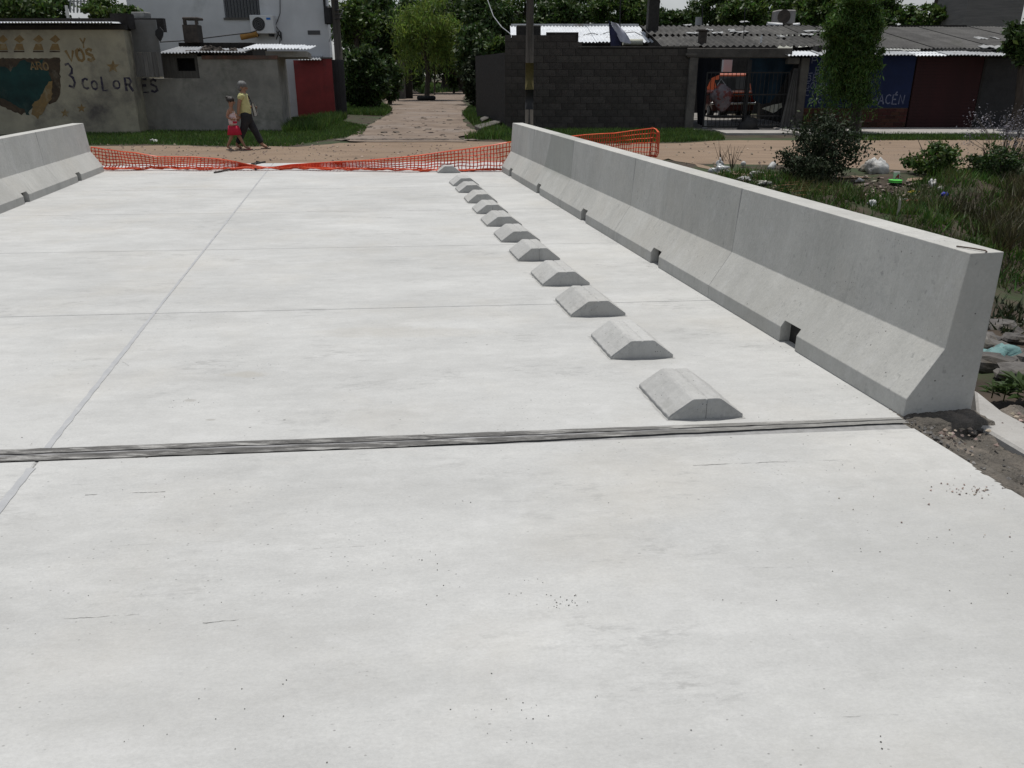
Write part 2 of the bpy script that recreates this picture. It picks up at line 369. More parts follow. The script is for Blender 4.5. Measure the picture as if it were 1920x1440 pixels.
g.f = [(j*nx+i, j*nx+i+1, (j+1)*nx+i+1, (j+1)*nx+i) for j in range(len(ys)-1) for i in range(nx-1)]
structure(g.build('ground', M('soil', (.066, .05, .036), (.03, .023, .017), 2.2, .95, 1.0, 9, c3=(.035, .05, .02), s3=.8, t3=(.46, .58)), smooth=True))
mdirt = M('dirt road', (.245, .178, .125), (.18, .13, .092), 1.1, .95, .8, 9, stretch=(.5, 1.5, 1), c3=(.16, .125, .10), s3=.55, t3=(.52, .72), bscale=30)
def ragged(pts, amp, step=.25, seed=0):
    rr = random.Random(seed); o = []
    for a, b in zip(pts, pts[1:]+pts[:1]):
        n = max(1, int((b-a).length/step))
        for i in range(n):
            p = a.lerp(b, i/n); o.append(p+Vector((rr.uniform(-amp, amp), rr.uniform(-amp, amp), 0)))
    return o
def sheet(name, pts, m, z, zf=None):
    bm = bmesh.new(); vs = [bm.verts.new((p.x, p.y, zf(p) if zf else z)) for p in pts]; f = bm.faces.new(vs)
    if f.normal.z < 0: f.normal_flip()
    bmesh.ops.triangulate(bm, faces=bm.faces[:]); me = bpy.data.meshes.new(name); bm.to_mesh(me); bm.free()
    me.materials.append(m); o = bpy.data.objects.new(name, me); COL.objects.link(o); return structure(o)
V2 = lambda x, y: Vector((x, y, 0))
near_edge = [V2(-70, 14.9)]+[V2(x, 15.3) for x in (-20, -9, -7.2)]+[V2(0, 15.3)]+[GT(u, v) for u, v in ((1260, 300), (1330, 318), (1400, 332), (1480, 330), (1600, 332), (1660, 345), (1740, 340), (1830, 312), (1920, 300))]+[V2(16, 16.6), V2(70, 17)]
far_edge = [V2(70, 24.5), V2(14, 23.6), G(1750, 262), G(1620, 262), G(1480, 263), G(1380, 262), G(1270, 268), G(1130, 270), G(960, 266), G(870, 264), G(690, 266), G(640, 268), G(560, 275), G(500, 274), G(420, 275), G(330, 272), G(180, 273), V2(-16, 21), V2(-70, 21)]
road_pts = ragged([V2(p.x, p.y) for p in near_edge], .05, .3, 1)[:-240] if False else ragged([V2(p.x, p.y) for p in near_edge+far_edge], .09, .3, 1)
sheet('dirt_road', road_pts, mdirt, -.006, lambda p: min(-.006, hgt(p.x, p.y)+.006) if p.y < 17.5 and p.x > 2.5 else -.006)
al = [G(690, 267), G(640, 262), G(690, 240), G(700, 228), G(735, 213), G(716, 199), G(724, 186), G(772, 172), G(800, 160), G(815, 152), G(880, 152), G(878, 170), G(866, 190), G(880, 202), G(868, 215), G(872, 232), G(890, 245), G(905, 250), G(858, 256), G(872, 266)]
mal = M('alley paving', (.215, .168, .132), (.13, .098, .076), .9, .95, 1.0, 9, c3=(.20, .165, .14), s3=.35, t3=(.5, .62), bscale=8)
sheet('alley', ragged([V2(p.x, p.y) for p in al], .12, .5, 2), mal, .008)
# tidal mark: broken seam where the alley paving ends at the street
mseam = M('dark seam', (.05, .045, .04), (.03, .028, .025), 8)

# ---------------------------------------------------------------- bridge deck: slabs with open joints
def deck_mat():
    def st(N, L, mix, rng, mul, noise, tc, col, base):
        sp = N.new('ShaderNodeSeparateXYZ'); L.new(tc.outputs['Object'], sp.inputs[0])
        for (x, y, rx, ry, k, c) in ((-1.57, 4.42, .16, .06, .55, (.36, .345, .31)), (-.75, 5.25, .7, .13, .22, (.36, .335, .29)), (.9, 1.05, .16, .05, .5, (.3, .3, .29)), (1.75, 2.55, .75, .75, .30, (.33, .33, .315)), (1.1, 1.5, .5, .5, .16, (.34, .34, .32)), (-1.0, 1.9, .7, .3, .16, (.35, .345, .33)), (.75, 1.28, .08, .03, .45, (.3, .29, .29)), (-1.75, 4.02, .04, .02, .6, (.3, .29, .27)), (-1.55, 3.76, .03, .015, .6, (.3, .29, .27))):
            ax = mul(mul(sp.outputs[0], -x, 'ADD'), 1/rx); ay = mul(mul(sp.outputs[1], -y, 'ADD'), 1/ry)
            r2 = mul(mul(ax, ax), mul(ay, ay), 'ADD'); nn = mul(r2, rng(noise(9, (1, 1, 1), 5, .7, x), .3, .7, -.5, .5), 'ADD')
            col = mix(mul(rng(nn, .35, 1.15, 1, 0), k), col, c)
        return col
    return concrete('deck concrete', .470, .14, math.radians(5), 1.0, 1.0, 0, st, .3, (.995, 1, .98))
mdeck = deck_mat()
deck = structure(thing('bridge_deck', None, None, (0, 0, 0)))
rows = [0, 2.34, 4.69, 7.05, 9.37, 11.7, 13.35]; JT = 4.236; gp = .0035
ts = [-.30, JT, 7.62]
def slab(t0, t1, s0, s1):
    r = [B(t0, s0), B(t0, s1), B(t1, s1), B(t1, s0)]
    MB().hexa([(p.x, p.y, -.34) for p in r], [(p.x, p.y, 0) for p in r]).build('slab', mdeck, deck, bevel=.006)
for i in range(6):
    for j in range(2):
        slab(ts[j]+(gp if j else 0), ts[j+1]-(0 if j else gp), rows[i]+(gp if i else 0), rows[i+1]-gp)
mfill = M('joint filler', (.30, .30, .30), (.22, .22, .215), 20, .9, .2)
r = [B(-.28, .02), B(-.28, 13.3), B(7.6, 13.3), B(7.6, .02)]
MB().hexa([(p.x, p.y, -.30) for p in r], [(p.x, p.y, -.007) for p in r]).build('joint_filler', mfill, deck)
for (t0, t1) in ((.03, JT), (JT, 11)):
    slab(t0+(gp if t0 == JT else 0), t1-(gp if t1 == JT else 0), -9, -.133)
r = [B(.05, -8.9), B(.05, -.15), B(10.9, -.15), B(10.9, -8.9)]
MB().hexa([(p.x, p.y, -.30) for p in r], [(p.x, p.y, -.007) for p in r]).build('joint_filler', mfill, deck)
mseal = M('pale sealant', (.385, .392, .40), (.335, .342, .352), 9, .85, .1, c3=(.43, .432, .43), s3=6)
m = MB(); rr = random.Random(4); S = np.arange(-1.35, 13.2, .06); prev = None
for s in S:
    wd = (.018 if s < 1.0 else .018-.008*min(1, (s-1)/1.5))*rr.uniform(.8, 1.2)*(1 if s > -.2 else 1.15)
    if s < -.3: wd = .024*rr.uniform(.75, 1.1)
    wd *= .78; a, b = B(JT-wd-rr.uniform(0, .004), s, .0025), B(JT+wd+rr.uniform(0, .004), s, .0025); k = len(m.v); m.v += [tuple(a), tuple(b)]
    if prev is not None and not (-.15 < s <= .03): m.f.append((prev, prev+1, k+1, k))
    prev = k
m.build('joint_seal', mseal, deck)
mcrk = M('crack line', (.12, .118, .112), (.2, .198, .19), 40, .95, 0)
def crack(px, wd, dash, sd):
    m = MB(); rr = random.Random(sd); pts = [G(u, v) for u, v in px]
    for a, b in zip(pts, pts[1:]):
        n = max(2, int((b-a).length/.012)); d = (b-a).normalized(); nn = Vector((-d.y, d.x, 0)); on = True; pr_ = None; w_ = 0; hs = .4
        for i in range(n+1):
            w_ = .6*w_+.4*rr.uniform(-.006, .006); p = a.lerp(b, i/n)+nn*w_; hs = .85*hs+.15*rr.uniform(-.9, 1.2); h = wd*max(0, hs*2.2-dash)*rr.uniform(.6, 1.2); on = h > 0
            k = len(m.v); m.v += [tuple(p+nn*h+Vector((0, 0, .0012))), tuple(p-nn*h+Vector((0, 0, .0012)))]
            if pr_ is not None and on: m.f.append((pr_, pr_+1, k+1, k))
            pr_ = k
    if m.f: m.build('hairline_crack', mcrk, deck)
for k, (px, wd, ds) in enumerate([([(1300, 873), (1420, 868), (1590, 862)], .0014, .12), ([(160, 928), (310, 922)], .003, .5), ([(380, 1169), (460, 1161)], .0016, .3), ([(120, 1160), (260, 1153)], .0012, .5), ([(60, 1122), (130, 1118)], .001, .4), ([(640, 407), (735, 408)], .004, .3), ([(185, 355), (232, 352)], .005, .3), ([(395, 590), (450, 578)], .0018, .4), ([(230, 679), (243, 686)], .002, .1), ([(1040, 340), (1090, 348)], .003, .4), ([(1160, 1055), (1420, 1066), (1570, 1062)], .0008, .5), ([(560, 1030), (830, 1018)], .0011, .5), ([(1520, 1345), (1720, 1338)], .0008, .5), ([(620, 1358), (760, 1350)], .0008, .5), ([(0, 470), (220, 455)], .002, .5), ([(470, 655), (900, 640)], .001, .6)]): crack(px, wd, ds, k)
# expansion joint across the deck
ej = thing('expansion_joint', 'dark grey expansion joint strip with a pale seal running across the whole white deck', 'expansion joint', B(3, -.1))
def joint_mat():
    m = M('joint mortar', (.17, .166, .16), (.085, .083, .08), 14, .95, .7, stretch=(.35, 2.4, 1), c3=(.38, .375, .36), s3=9, t3=(.50, .60))
    t = m.node_tree; N = t.nodes; L = t.links; b = N['Principled BSDF']; src = b.inputs['Base Color'].links[0].from_socket
    tc = N.new('ShaderNodeTexCoord'); sp = N.new('ShaderNodeSeparateXYZ'); L.new(tc.outputs['Object'], sp.inputs[0])
    nn = N.new('ShaderNodeTexNoise'); nn.inputs['Scale'].default_value = 2.5; nn.inputs['Detail'].default_value = 8; nn.inputs['Roughness'].default_value = .75; L.new(tc.outputs['Object'], nn.inputs['Vector'])
    ad = N.new('ShaderNodeMath'); ad.operation = 'MULTIPLY_ADD'; ad.inputs[1].default_value = 3.2; L.new(nn.outputs['Fac'], ad.inputs[0]); L.new(sp.outputs[0], ad.inputs[2])
    mr = N.new('ShaderNodeMapRange'); mr.inputs[1].default_value = 2.6; mr.inputs[2].default_value = 5.2; mr.inputs[4].default_value = .8; L.new(ad.outputs[0], mr.inputs[0])
    x = N.new('ShaderNodeMix'); x.data_type = 'RGBA'; L.new(mr.outputs[0], x.inputs[0]); L.new(src, x.inputs[6]); x.inputs[7].default_value = (.36, .355, .335, 1)
    L.new(x.outputs[2], b.inputs['Base Color']); return m
md1 = joint_mat()
def jstrip(name, mt, fs0, fs1, t0, t1, z, n=60, jit=.004, sd=1):
    m = MB(); rr = random.Random(sd)
    for i in range(n+1):
        t = t0+(t1-t0)*i/n; a = B(t, fs0(t)+rr.uniform(-jit, jit), z+rr.uniform(0, .002)); b = B(t, fs1(t)+rr.uniform(-jit, jit), z+rr.uniform(0, .002))
        m.v += [tuple(a), tuple(b)]
        if i: k = 2*i; m.f.append((k-2, k, k+1, k-1))
    return m.build(name, mt, ej)
wide = lambda t: .55+.45*min(1, max(0, (t-.2)/2.4))
jstrip('joint_strip', md1, lambda t: -.005, lambda t: -.056*wide(t), .02, 11, .003, 150, sd=1)
jstrip('joint_strip', md1, lambda t: -.077*wide(t), lambda t: -.134*wide(t), .02, 11, .003, 150, sd=2)
jstrip('joint_seal', M('pale seal', (.34, .34, .345), (.10, .10, .10), 5, .7, .3, stretch=(.5, 3, 1)), lambda t: -.052*wide(t), lambda t: -.080*wide(t), .02, 11, -.001, 150, .006, 5)
jstrip('joint_bed', mfill, lambda t: .02, lambda t: -.16, .04, 11, -.006, 20, 0, 7)

# ---------------------------------------------------------------- concrete barriers
mbar = concrete('barrier concrete', .46, .13, 0, .5, 2.0, .65, None, .3, (1, .993, .94), True)
def damp(N, L, mix, rng, mul, noise, tc, col, base):
    sp = N.new('ShaderNodeSeparateXYZ'); L.new(tc.outputs['Object'], sp.inputs[0])
    e = mul(sp.outputs[1], mul(mul(sp.outputs[2], .55), mul(noise(2.2, (1, 1, 1), 4, .6, 3), .5), 'ADD'), 'ADD')
    f = mul(rng(e, 1.95, 2.0, 1, 0), rng(sp.outputs[2], .30, .36, .15, 1))
    return mix(mul(f, .55), col, (base*.55, base*.57, base*.52))
mbar2 = concrete('barrier concrete damp', .46, .13, 0, .5, 2.0, .6, damp, .3, (1, .993, .94), True)
PROF = [(0, 0), (0, .10), (.165, .36), (.20, .845), (.385, .845), (.397, 0)]
def barrier(name, label, origin, length, notch, side, mt, mort=True):
    """side=+1: toe faces -t (right-hand barrier), profile grows to the right; -1 mirrored"""
    t = thing(name, label, 'concrete barrier', origin, 'precast concrete barriers along the deck edges'); t.rotation_euler = (0, 0, BR)
    g0, g1 = .0015, length-.0015; nw, nh = .20, .14; a0, a1 = notch-nw/2, notch+nw/2
    xt = lambda z: .165*(z-.10)/.26
    cut = [(xt(nh), nh)]+PROF[2:5]+[(.397, nh)]
    m = MB(); full = PROF
    def loft(pr, y0, y1, closed):
        k = len(m.v); n = len(pr)
        for y in (y0, y1): m.v.extend([(side*x, y, z) for x, z in pr])
        for i in range(n-(0 if closed else 1)):
            j = (i+1) % n; q = (k+i, k+j, k+n+j, k+n+i); m.f.append(q if side < 0 else tuple(reversed(q)))
        return k, n
    ring = [(x, z) for x, z in full]; ring.insert(2, (xt(nh), nh)); ring[-1:-1] = [(.395, nh)]
    k, n = loft(ring, g0, a0, True); m.f.append(tuple(k+i for i in range(n)) if side > 0 else tuple(k+i for i in reversed(range(n))))
    mid = ring[2:-1]
    loft(mid, a0, a1, True)
    k, n = loft(ring, a1, g1, True); m.f.append(tuple(k+n+i for i in range(n)) if side < 0 else tuple(k+n+i for i in reversed(range(n))))
    low = [ring[0], ring[1], ring[2], ring[-2], ring[-1]]
    for y, s in ((a0, 1), (a1, -1)):
        k = len(m.v); m.v.extend([(side*x, y, z) for x, z in low]); q = tuple(k+i for i in range(5)); m.f.append(q if s*side < 0 else tuple(reversed(q)))
    me = bpy.data.meshes.new('body'); me.from_pydata(m.v, [], m.f); me.materials.append(mt)
    bm = bmesh.new(); bm.from_mesh(me); bmesh.ops.remove_doubles(bm, verts=bm.verts, dist=1e-5); bmesh.ops.recalc_face_normals(bm, faces=bm.faces); bm.to_mesh(me); bm.free()
    o = bpy.data.objects.new('body', me); COL.objects.link(o); o.parent = t
    bv = o.modifiers.new('bevel', 'BEVEL'); bv.width = .0035; bv.segments = 2; bv.limit_method = 'ANGLE'; bv.angle_limit = .15
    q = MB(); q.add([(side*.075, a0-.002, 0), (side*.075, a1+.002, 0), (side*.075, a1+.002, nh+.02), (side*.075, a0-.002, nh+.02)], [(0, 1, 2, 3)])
    me3 = bpy.data.meshes.new('notch_shade_plate'); me3.from_pydata(q.v, [], q.f); me3.materials.append(M('notch shade dark', (.035, .034, .032), (.02, .019, .018), 9)); o3 = bpy.data.objects.new('notch_shade_plate', me3); COL.objects.link(o3); o3.parent = t  # dark plate paints the shade inside the drain notch
    if mort:                                                # mortar pressed into the joint at the far end
        q = MB(); q.prism([(side*(x*1.0+(.0012 if i < 3 else -.0012)), g1-.006, max(z-.0015, 0)) for i, (x, z) in enumerate(PROF)], (0, .015, 0))
        me2 = bpy.data.meshes.new('mortar_joint'); me2.from_pydata(q.v, [], q.f); me2.materials.append(mfill2)
        o2 = bpy.data.objects.new('mortar_joint', me2); COL.objects.link(o2); o2.parent = t
    return t
mfill2 = M('mortar', (.27, .27, .265), (.21, .21, .205), 20, .9, .2)
bs = [0, 2.42, 4.83, 7.25, 9.62, 11.43]
lab = ['pale concrete barrier nearest the camera on the right, its grey end face showing', 'second concrete barrier of the right-hand row, just beyond the nearest one', 'middle concrete barrier of the right-hand row of five',
       'concrete barrier of the right-hand row with a large dark damp patch on its upper face', 'farthest concrete barrier of the right-hand row, touching the orange net']
for i in range(5):
    barrier('concrete_barrier', lab[i], B(0, bs[i]), bs[i+1]-bs[i], (1.19, 1.2, 1.2, 1.22, 1.0)[i], 1, mbar2 if i == 3 else mbar, i < 4)
lb = ['farthest concrete barrier of the left-hand row, where the orange net begins', 'concrete barrier cut by the left edge of the photo, second from the net', 'concrete barrier of the left-hand row just outside the left edge of the photo']
le = Vector((-7.436, 15.0, 0))
for i in range(2):
    barrier('concrete_barrier', lb[i], le-EV*2.43*(i+1), 2.43, .99 if i == 0 else 1.0, -1, mbar, i > 0)
# bent bar on the near end of the barrier top
hb = P(1795, 455, 3.98); hb2 = P(1850, 459, 3.86)
tag(MB().tube([(hb.x, hb.y, .850), (hb.x*.5+hb2.x*.5, hb.y*.5+hb2.y*.5, .853), (hb2.x, hb2.y, .853), (hb2.x-.01, hb2.y-.03, .852)], .004, 6).build('steel_wire', M('rust steel', (.12, .09, .07), (.07, .05, .04), 20, .7, .2), smooth=True), 'thin bent wire lying on top of the nearest right-hand barrier', 'wire')

# ---------------------------------------------------------------- concrete lane bumps
mst = concrete('bump concrete', .42, .16, math.radians(100), .9, 1.6, .5, None, .3, (1, 1, .975), True)
stops = [(1250, 788, 1395, 783), (1144, 674, 1263, 671), (1074, 595, 1169, 592), (1019, 537, 1104, 535), (973, 490, 1049, 489), (943, 455, 1010, 453), (915, 425, 977, 424), (897, 401, 950, 401), (880, 382, 930, 380), (863, 362, 908, 361), (853, 349, 895, 349), (822, 325, 862, 324)]
ordn = ['pale concrete lane bump nearest the camera, right at the dark expansion joint', 'concrete lane bump with dark smudges on its front, next beyond the nearest one', 'third concrete lane bump counted from the expansion joint', 'fourth concrete lane bump counted from the expansion joint', 'fifth concrete lane bump counted from the expansion joint', 'sixth concrete lane bump counted from the expansion joint',
        'sixth concrete lane bump counted back from the orange net', 'fifth concrete lane bump counted back from the orange net', 'fourth concrete lane bump counted back from the orange net', 'third concrete lane bump counted back from the orange net', 'second concrete lane bump from the orange net, after the wide gap', 'farthest concrete lane bump, alone beyond a gap right at the orange net']
wv = Vector((.9962, .0872, 0)); lv = EV*.455
pr = [(-.2, 0), (-.2, .022), (-.188, .03), (-.078, .114), (-.066, .119), (-.008, .118), (0, .112), (.008, .118), (.066, .119), (.078, .114), (.188, .03), (.2, .022), (.2, 0)]
proto = None
mring = concrete('bedding mortar', .40, .15, 0, .8, 1.5, 0, None, .3, (1, 1, .97), True)
for i, (a, b, c, d) in enumerate(stops):
    p = (G(a, b)+G(c, d))/2; t = thing('lane_bump', ordn[i], 'lane bump', p, 'concrete lane bumps in a row on the deck')
    t.rotation_euler = (0, 0, random.uniform(-.02, .02)); t.scale = (random.uniform(.97, 1.03), random.uniform(.96, 1.04), random.uniform(.95, 1.05))
    if proto is None:
        m = MB(); m.prism([tuple(wv*x+Vector((0, 0, z))) for x, z in pr], lv)
        me = bpy.data.meshes.new('body'); me.from_pydata(m.v, [], m.f); me.materials.append(mst)
        bm = bmesh.new(); bm.from_mesh(me); bmesh.ops.recalc_face_normals(bm, faces=bm.faces)
        bmesh.ops.subdivide_edges(bm, edges=[e for e in bm.edges if abs((e.verts[0].co-e.verts[1].co).dot(EV)) > .3], cuts=22)
        for v_ in bm.verts:
            q = v_.co
            if q.z > .015: v_.co += Vector((.0016*math.sin(q.y*61+q.z*90), .0022*math.sin(q.x*47+q.z*130), .0016*math.sin(q.y*83+q.x*31)+random.uniform(-.0012, .0008)))
        bm.to_mesh(me); bm.free()
        proto = bpy.data.objects.new('body', me); COL.objects.link(proto); proto.parent = t
        bv = proto.modifiers.new('bevel', 'BEVEL'); bv.width = .004; bv.segments = 2; bv.limit_method = 'ANGLE'; bv.angle_limit = .6
        g = MB(); f0 = -EV*.0015
        g.add([tuple(wv*-.0012+f0+Vector((0, 0, .002))), tuple(wv*.0014+f0+Vector((0, 0, .002))), tuple(wv*.0008+f0+Vector((0, 0, .108))), tuple(wv*-.0008+f0+Vector((0, 0, .108)))], [(0, 1, 2, 3)])
        me = bpy.data.meshes.new('casting_seam'); me.from_pydata(g.v, [], g.f); me.materials.append(M('casting seam grey', (.14, .14, .138), (.09, .09, .09), 9))
        groove = bpy.data.objects.new('casting_seam', me); COL.objects.link(groove); groove.parent = t
        g = MB(); n = 40; ring = []; rr = random.Random(3)
        per_ = [wv*-.2, wv*-.2+lv, wv*.2+lv, wv*.2]
        for e in range(4):
            a_, b_ = per_[e], per_[(e+1) % 4]
            for q in range(10): ring.append(a_.lerp(b_, q/10))
        cc = lv*.5; k0 = 0
        for p in ring: d_ = (p-cc).normalized(); g.v += [tuple(p-d_*.01+Vector((0, 0, .004))), tuple(p+d_*rr.uniform(.006, .022)+Vector((0, 0, .0012)))]
        for q in range(len(ring)): a_, b_ = 2*q, 2*((q+1) % len(ring)); g.f.append((a_, a_+1, b_+1, b_))
        me = bpy.data.meshes.new('bedding_mortar'); me.from_pydata(g.v, [], g.f); me.materials.append(mring); mr_ = bpy.data.objects.new('bedding_mortar', me); COL.objects.link(mr_); mr_.parent = t
    else:
        q = proto.copy(); COL.objects.link(q); q.parent = t
        q = mr_.copy(); COL.objects.link(q); q.parent = t
        if i in (4, 7): q = groove.copy(); COL.objects.link(q); q.parent = t

# ---------------------------------------------------------------- orange safety net, rods and stake
def net_path(u):                                          # u = photo column -> (x, y, standing height)
    pts = [(176, 15.25, .40), (195, 15.2, .37), (235, 15.2, .33), (260, 15.25, .31), (300, 15.3, .235), (360, 15.2, .23), (410, 15.15, .20), (440, 15.2, .15), (475, 15.25, .085), (495, 15.3, .05), (515, 15.3, .05), (545, 15.3, .09), (600, 15.2, .125), (690, 15.1, .19), (780, 15.0, .27), (860, 15.0, .37), (955, 15.15, .50), (1000, 15.6, .50), (1090, 16.6, .53), (1150, 17.2, .52), (1222, 17.7, .60), (1232, 17.4, .5)]
    U = [p[0] for p in pts]
    return float(np.interp(u, U, [p[1] for p in pts])), float(np.interp(u, U, [p[2] for p in pts]))
cols = []; u = 174.0; lastp = None
while u < 1232:
    y, h = net_path(u); p = G(u, 320); p = Vector((ray(u, 320).x/ray(u, 320).y*y, y, h))
    if lastp is None or (p.xy-lastp.xy).length > .062: cols.append((p.x, y, h)); lastp = p
    u += .5
NR = 9; bm = bmesh.new(); grid = []
for i, (x, y, h) in enumerate(cols):
    c = []; L = .062; stand = NR-3
    crump = 1.0 if x < -1.6 else .45
    for j in range(NR):
        if j <= NR-1-stand:                                  # slack lying and folded on the ground
            k = NR-1-stand-j; zig = k*.03
            q = Vector((x+random.uniform(-.015, .015), y-.03-zig*crump+.03*math.sin(i*.31+k), .010+.008*(k % 3)+abs(math.sin(i*.23+k*1.7))*.03*crump+random.uniform(0, .012)))
        else:
            f = (j-(NR-1-stand))/stand
            q = Vector((x+random.uniform(-.006, .006)+.02*math.sin(i*.35), y+.06*math.sin(i*.19+f*1.4)+.04*f, .03+f*(h-.03)+.012*math.sin(i*.9)*(1-f)))
        c.append(bm.verts.new(q))
    grid.append(c)
for a, b in zip(grid, grid[1:]):
    for j in range(NR-1): bm.faces.new((a[j], b[j], b[j+1], a[j+1]))
me = bpy.data.meshes.new('safety_net'); bm.to_mesh(me); bm.free()
mnet = M('orange plastic', (.78, .12, .042), (.62, .075, .03), 3, .45, 0, spec=.4, trans=.25); me.materials.append(mnet)
net = bpy.data.objects.new('net_mesh', me); COL.objects.link(net)
wf = net.modifiers.new('wire', 'WIREFRAME'); wf.thickness = .026; wf.use_even_offset = False; wf.use_boundary = True
nt_ = thing('safety_net', 'orange plastic safety net sagging between the two rows of barriers', 'safety net', (cols[len(cols)//2][0], cols[len(cols)//2][1], 0))
for vv in me.vertices: vv.co -= Vector(nt_.location)
net.parent = nt_
top = MB().tube([(x, y+.045+.06*math.sin(i*.19+1.4), h+.003) for i, (x, y, h) in enumerate(cols)], .009, 5); top.build('top_cord', M('orange cord', (.85, .2, .08), (.75, .15, .06), 5, .5, 0), nt_, smooth=True)
def rod(name, lab, pts, r, m): return tag(MB().tube(pts, r, 7).build(name, m, smooth=True), lab, name.split('_')[-1])
mrod = M('dark steel', (.06, .055, .05), (.04, .035, .03), 15, .6, .2)
a = G(402, 325); b = G(490, 311); c = G(538, 302)
rod('steel_rod', 'long dark steel rod lying on the deck with one end over the orange net', [(a.x, a.y, .012), (b.x, b.y, .06), (c.x-.15, 15.4, .14)], .017, mrod)
a = G(480, 320); b = G(512, 305); rod('steel_rod', 'short dark rod crossing the long one on the flattened part of the net', [(a.x, a.y, .03), (b.x, 15.45, .11)], .018, mrod)
a = G(474, 314); b = G(500, 312); rod('steel_rod', 'shortest dark rod lying in the crossing of the other two rods', [(a.x, a.y-.05, .07), (b.x, b.y-.05, .09)], .018, mrod)
sx = P(1222, 250, 17.7); rod('wooden_stake', 'thin stake holding up the right-hand end of the orange net', [(sx.x, 17.72, -.1), (sx.x, 17.72, .62)], .014, M('stake', (.3, .08, .04), (.2, .06, .03), 9))

# ================================================================ buildings across the street
def WB(m, u0, u1, v0, v1, Y, d, sl=0.0, base=None):        # box whose front face spans these photo columns/rows at depth Y
    vm = (v0+v1)/2; x0, x1 = P(u0, vm, Y).x, P(u1, vm, Y).x; z1 = P((u0+u1)/2, v0, Y).z; z0 = base if base is not None else P((u0+u1)/2, v1, Y).z
    return m.box(x0, x1, Y, Y+d, z0, z1, sl)
mcream = M('cream plaster', (.40, .37, .275), (.27, .252, .195), 1.3, .95, .5, 9, c3=(.11, .10, .09), s3=.45, t3=(.52, .7))
mplas = M('grey plaster', (.32, .305, .27), (.19, .182, .165), 1.1, .95, .5, 9, c3=(.09, .095, .078), s3=.6, t3=(.5, .68))
mwhite = M('white render', (.62, .63, .64), (.52, .53, .54), .8, .9, .2, 7, c3=(.36, .37, .37), s3=.5, t3=(.55, .75))
mdarkw = M('dark timber', (.03, .027, .025), (.018, .016, .015), 6, .9, .4)
mblock = M('dark block', (.075, .067, .06), (.045, .041, .038), 5, .95, .8, 8, c3=(.15, .135, .12), s3=2.2, t3=(.58, .75), per=('object', .2, .01))
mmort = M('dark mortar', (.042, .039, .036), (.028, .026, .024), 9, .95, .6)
mconc = M('old concrete', (.13, .122, .11), (.075, .07, .066), 3, .95, .6, 8)
mgalv = M('galvanised sheet', (.42, .43, .44), (.3, .31, .32), 2.5, .5, .1, 6, c3=(.2, .17, .15), s3=1.3, t3=(.56, .7), metal=.4)
mwhiteroof = M('bright sheet', (.74, .76, .78), (.6, .62, .64), 1.6, .45, .1, 6, c3=(.4, .4, .4), s3=1.1, t3=(.58, .7), metal=.15)
mfibro = M('fibre cement', (.085, .082, .077), (.042, .041, .039), 1.8, .95, .6, 9, c3=(.16, .158, .15), s3=1.7, t3=(.58, .72), per=('object', .25, .005))
mred = M('dark red paint', (.24, .035, .035), (.17, .027, .027), 1.5, .7, .2, 7, c3=(.10, .03, .03), s3=1.1)
mgdark = M('dark grey metal', (.028, .028, .029), (.018, .018, .019), 3, .7, .2)
mblack = M('black iron', (.025, .025, .026), (.015, .015, .016), 6, .6, .1)
mochre = M('ochre paint', (.25, .165, .065), (.19, .135, .07), 6, .95, .2, c3=(.28, .26, .185), s3=3, t3=(.52, .7))
mbrown = M('brown paint', (.085, .062, .04), (.045, .035, .026), 5, .95, .2, c3=(.19, .17, .125), s3=1.6, t3=(.54, .7))
mnavy = M('dark graffiti paint', (.05, .044, .07), (.035, .032, .048), 8, .95, .1, c3=(.19, .175, .145), s3=5, t3=(.47, .66))
mteal = M('teal paint', (.018, .06, .055), (.014, .032, .03), 1.6, .9, .3, 7, c3=(.06, .085, .07), s3=1.1, t3=(.5, .72))
# ---- mural building
YM = 25.2
mural = thing('mural_building', 'low cream building with faded mural and 3 COLORES graffiti, far left', 'building', (-16, YM, 0))
m = MB(); xr = P(262, 245, YM).x; m.box(-30, -11.2, YM, YM+4.5, -.1, 2.86, SL); m.build('wall', mcream, mural)
m = MB(); m.box(-30.1, -11.12, YM-.05, YM+.1, 2.862, 2.985); m.build('eave_shade_beam', mdarkw, mural)  # dark beam; its colour also stands in for shade under the eaves
for k in range(8):
    x1 = -11.3-k*1.12; m = MB(); wavy(m, x1-1.13, x1, YM-.42+random.uniform(-.03, .03), 3.03, YM+2.2, 3.14, .09, .018); m.build('roof_sheet', mwhiteroof, mural)
m = MB(); m.box(-30, -10.9, YM+2.2, YM+2.4, 2.9, P(100, 34, YM+2.2).z); m.build('parapet', mdarkw, mural)
m = MB(); m.box(-11.6, -11.1, YM+.15, YM+.6, 2.9, 3.3); m.build('chimney', mdarkw, mural)
OFF = .004
def jag(px, a, sd):
    rr = random.Random(sd); o = []
    for p, q in zip(px, px[1:]+px[:1]):
        n = max(1, int(math.hypot(q[0]-p[0], q[1]-p[1])/5))
        for i in range(n): o.append((p[0]+(q[0]-p[0])*i/n+rr.uniform(-a, a), p[1]+(q[1]-p[1])*i/n+rr.uniform(-a, a)))
    return o
m = MB(); poly(m, jag([(-40, 108), (40, 110), (113, 108), (113, 178), (104, 190), (92, 196), (86, 170), (88, 150), (60, 205), (40, 215), (-5, 195), (-40, 190)], 1.6, 1), YM, OFF); m.build('painted_patch', mbrown, mural)
m = MB(); poly(m, jag([(-60, 128), (-5, 120), (20, 132), (38, 112), (62, 118), (80, 110), (78, 118), (60, 126), (92, 134), (95, 150), (86, 168), (84, 182), (66, 196), (58, 206), (54, 218), (44, 206), (18, 190), (-8, 182), (-60, 170)], 2.6, 2), YM, OFF*1.8); m.build('painted_patch', mteal, mural)
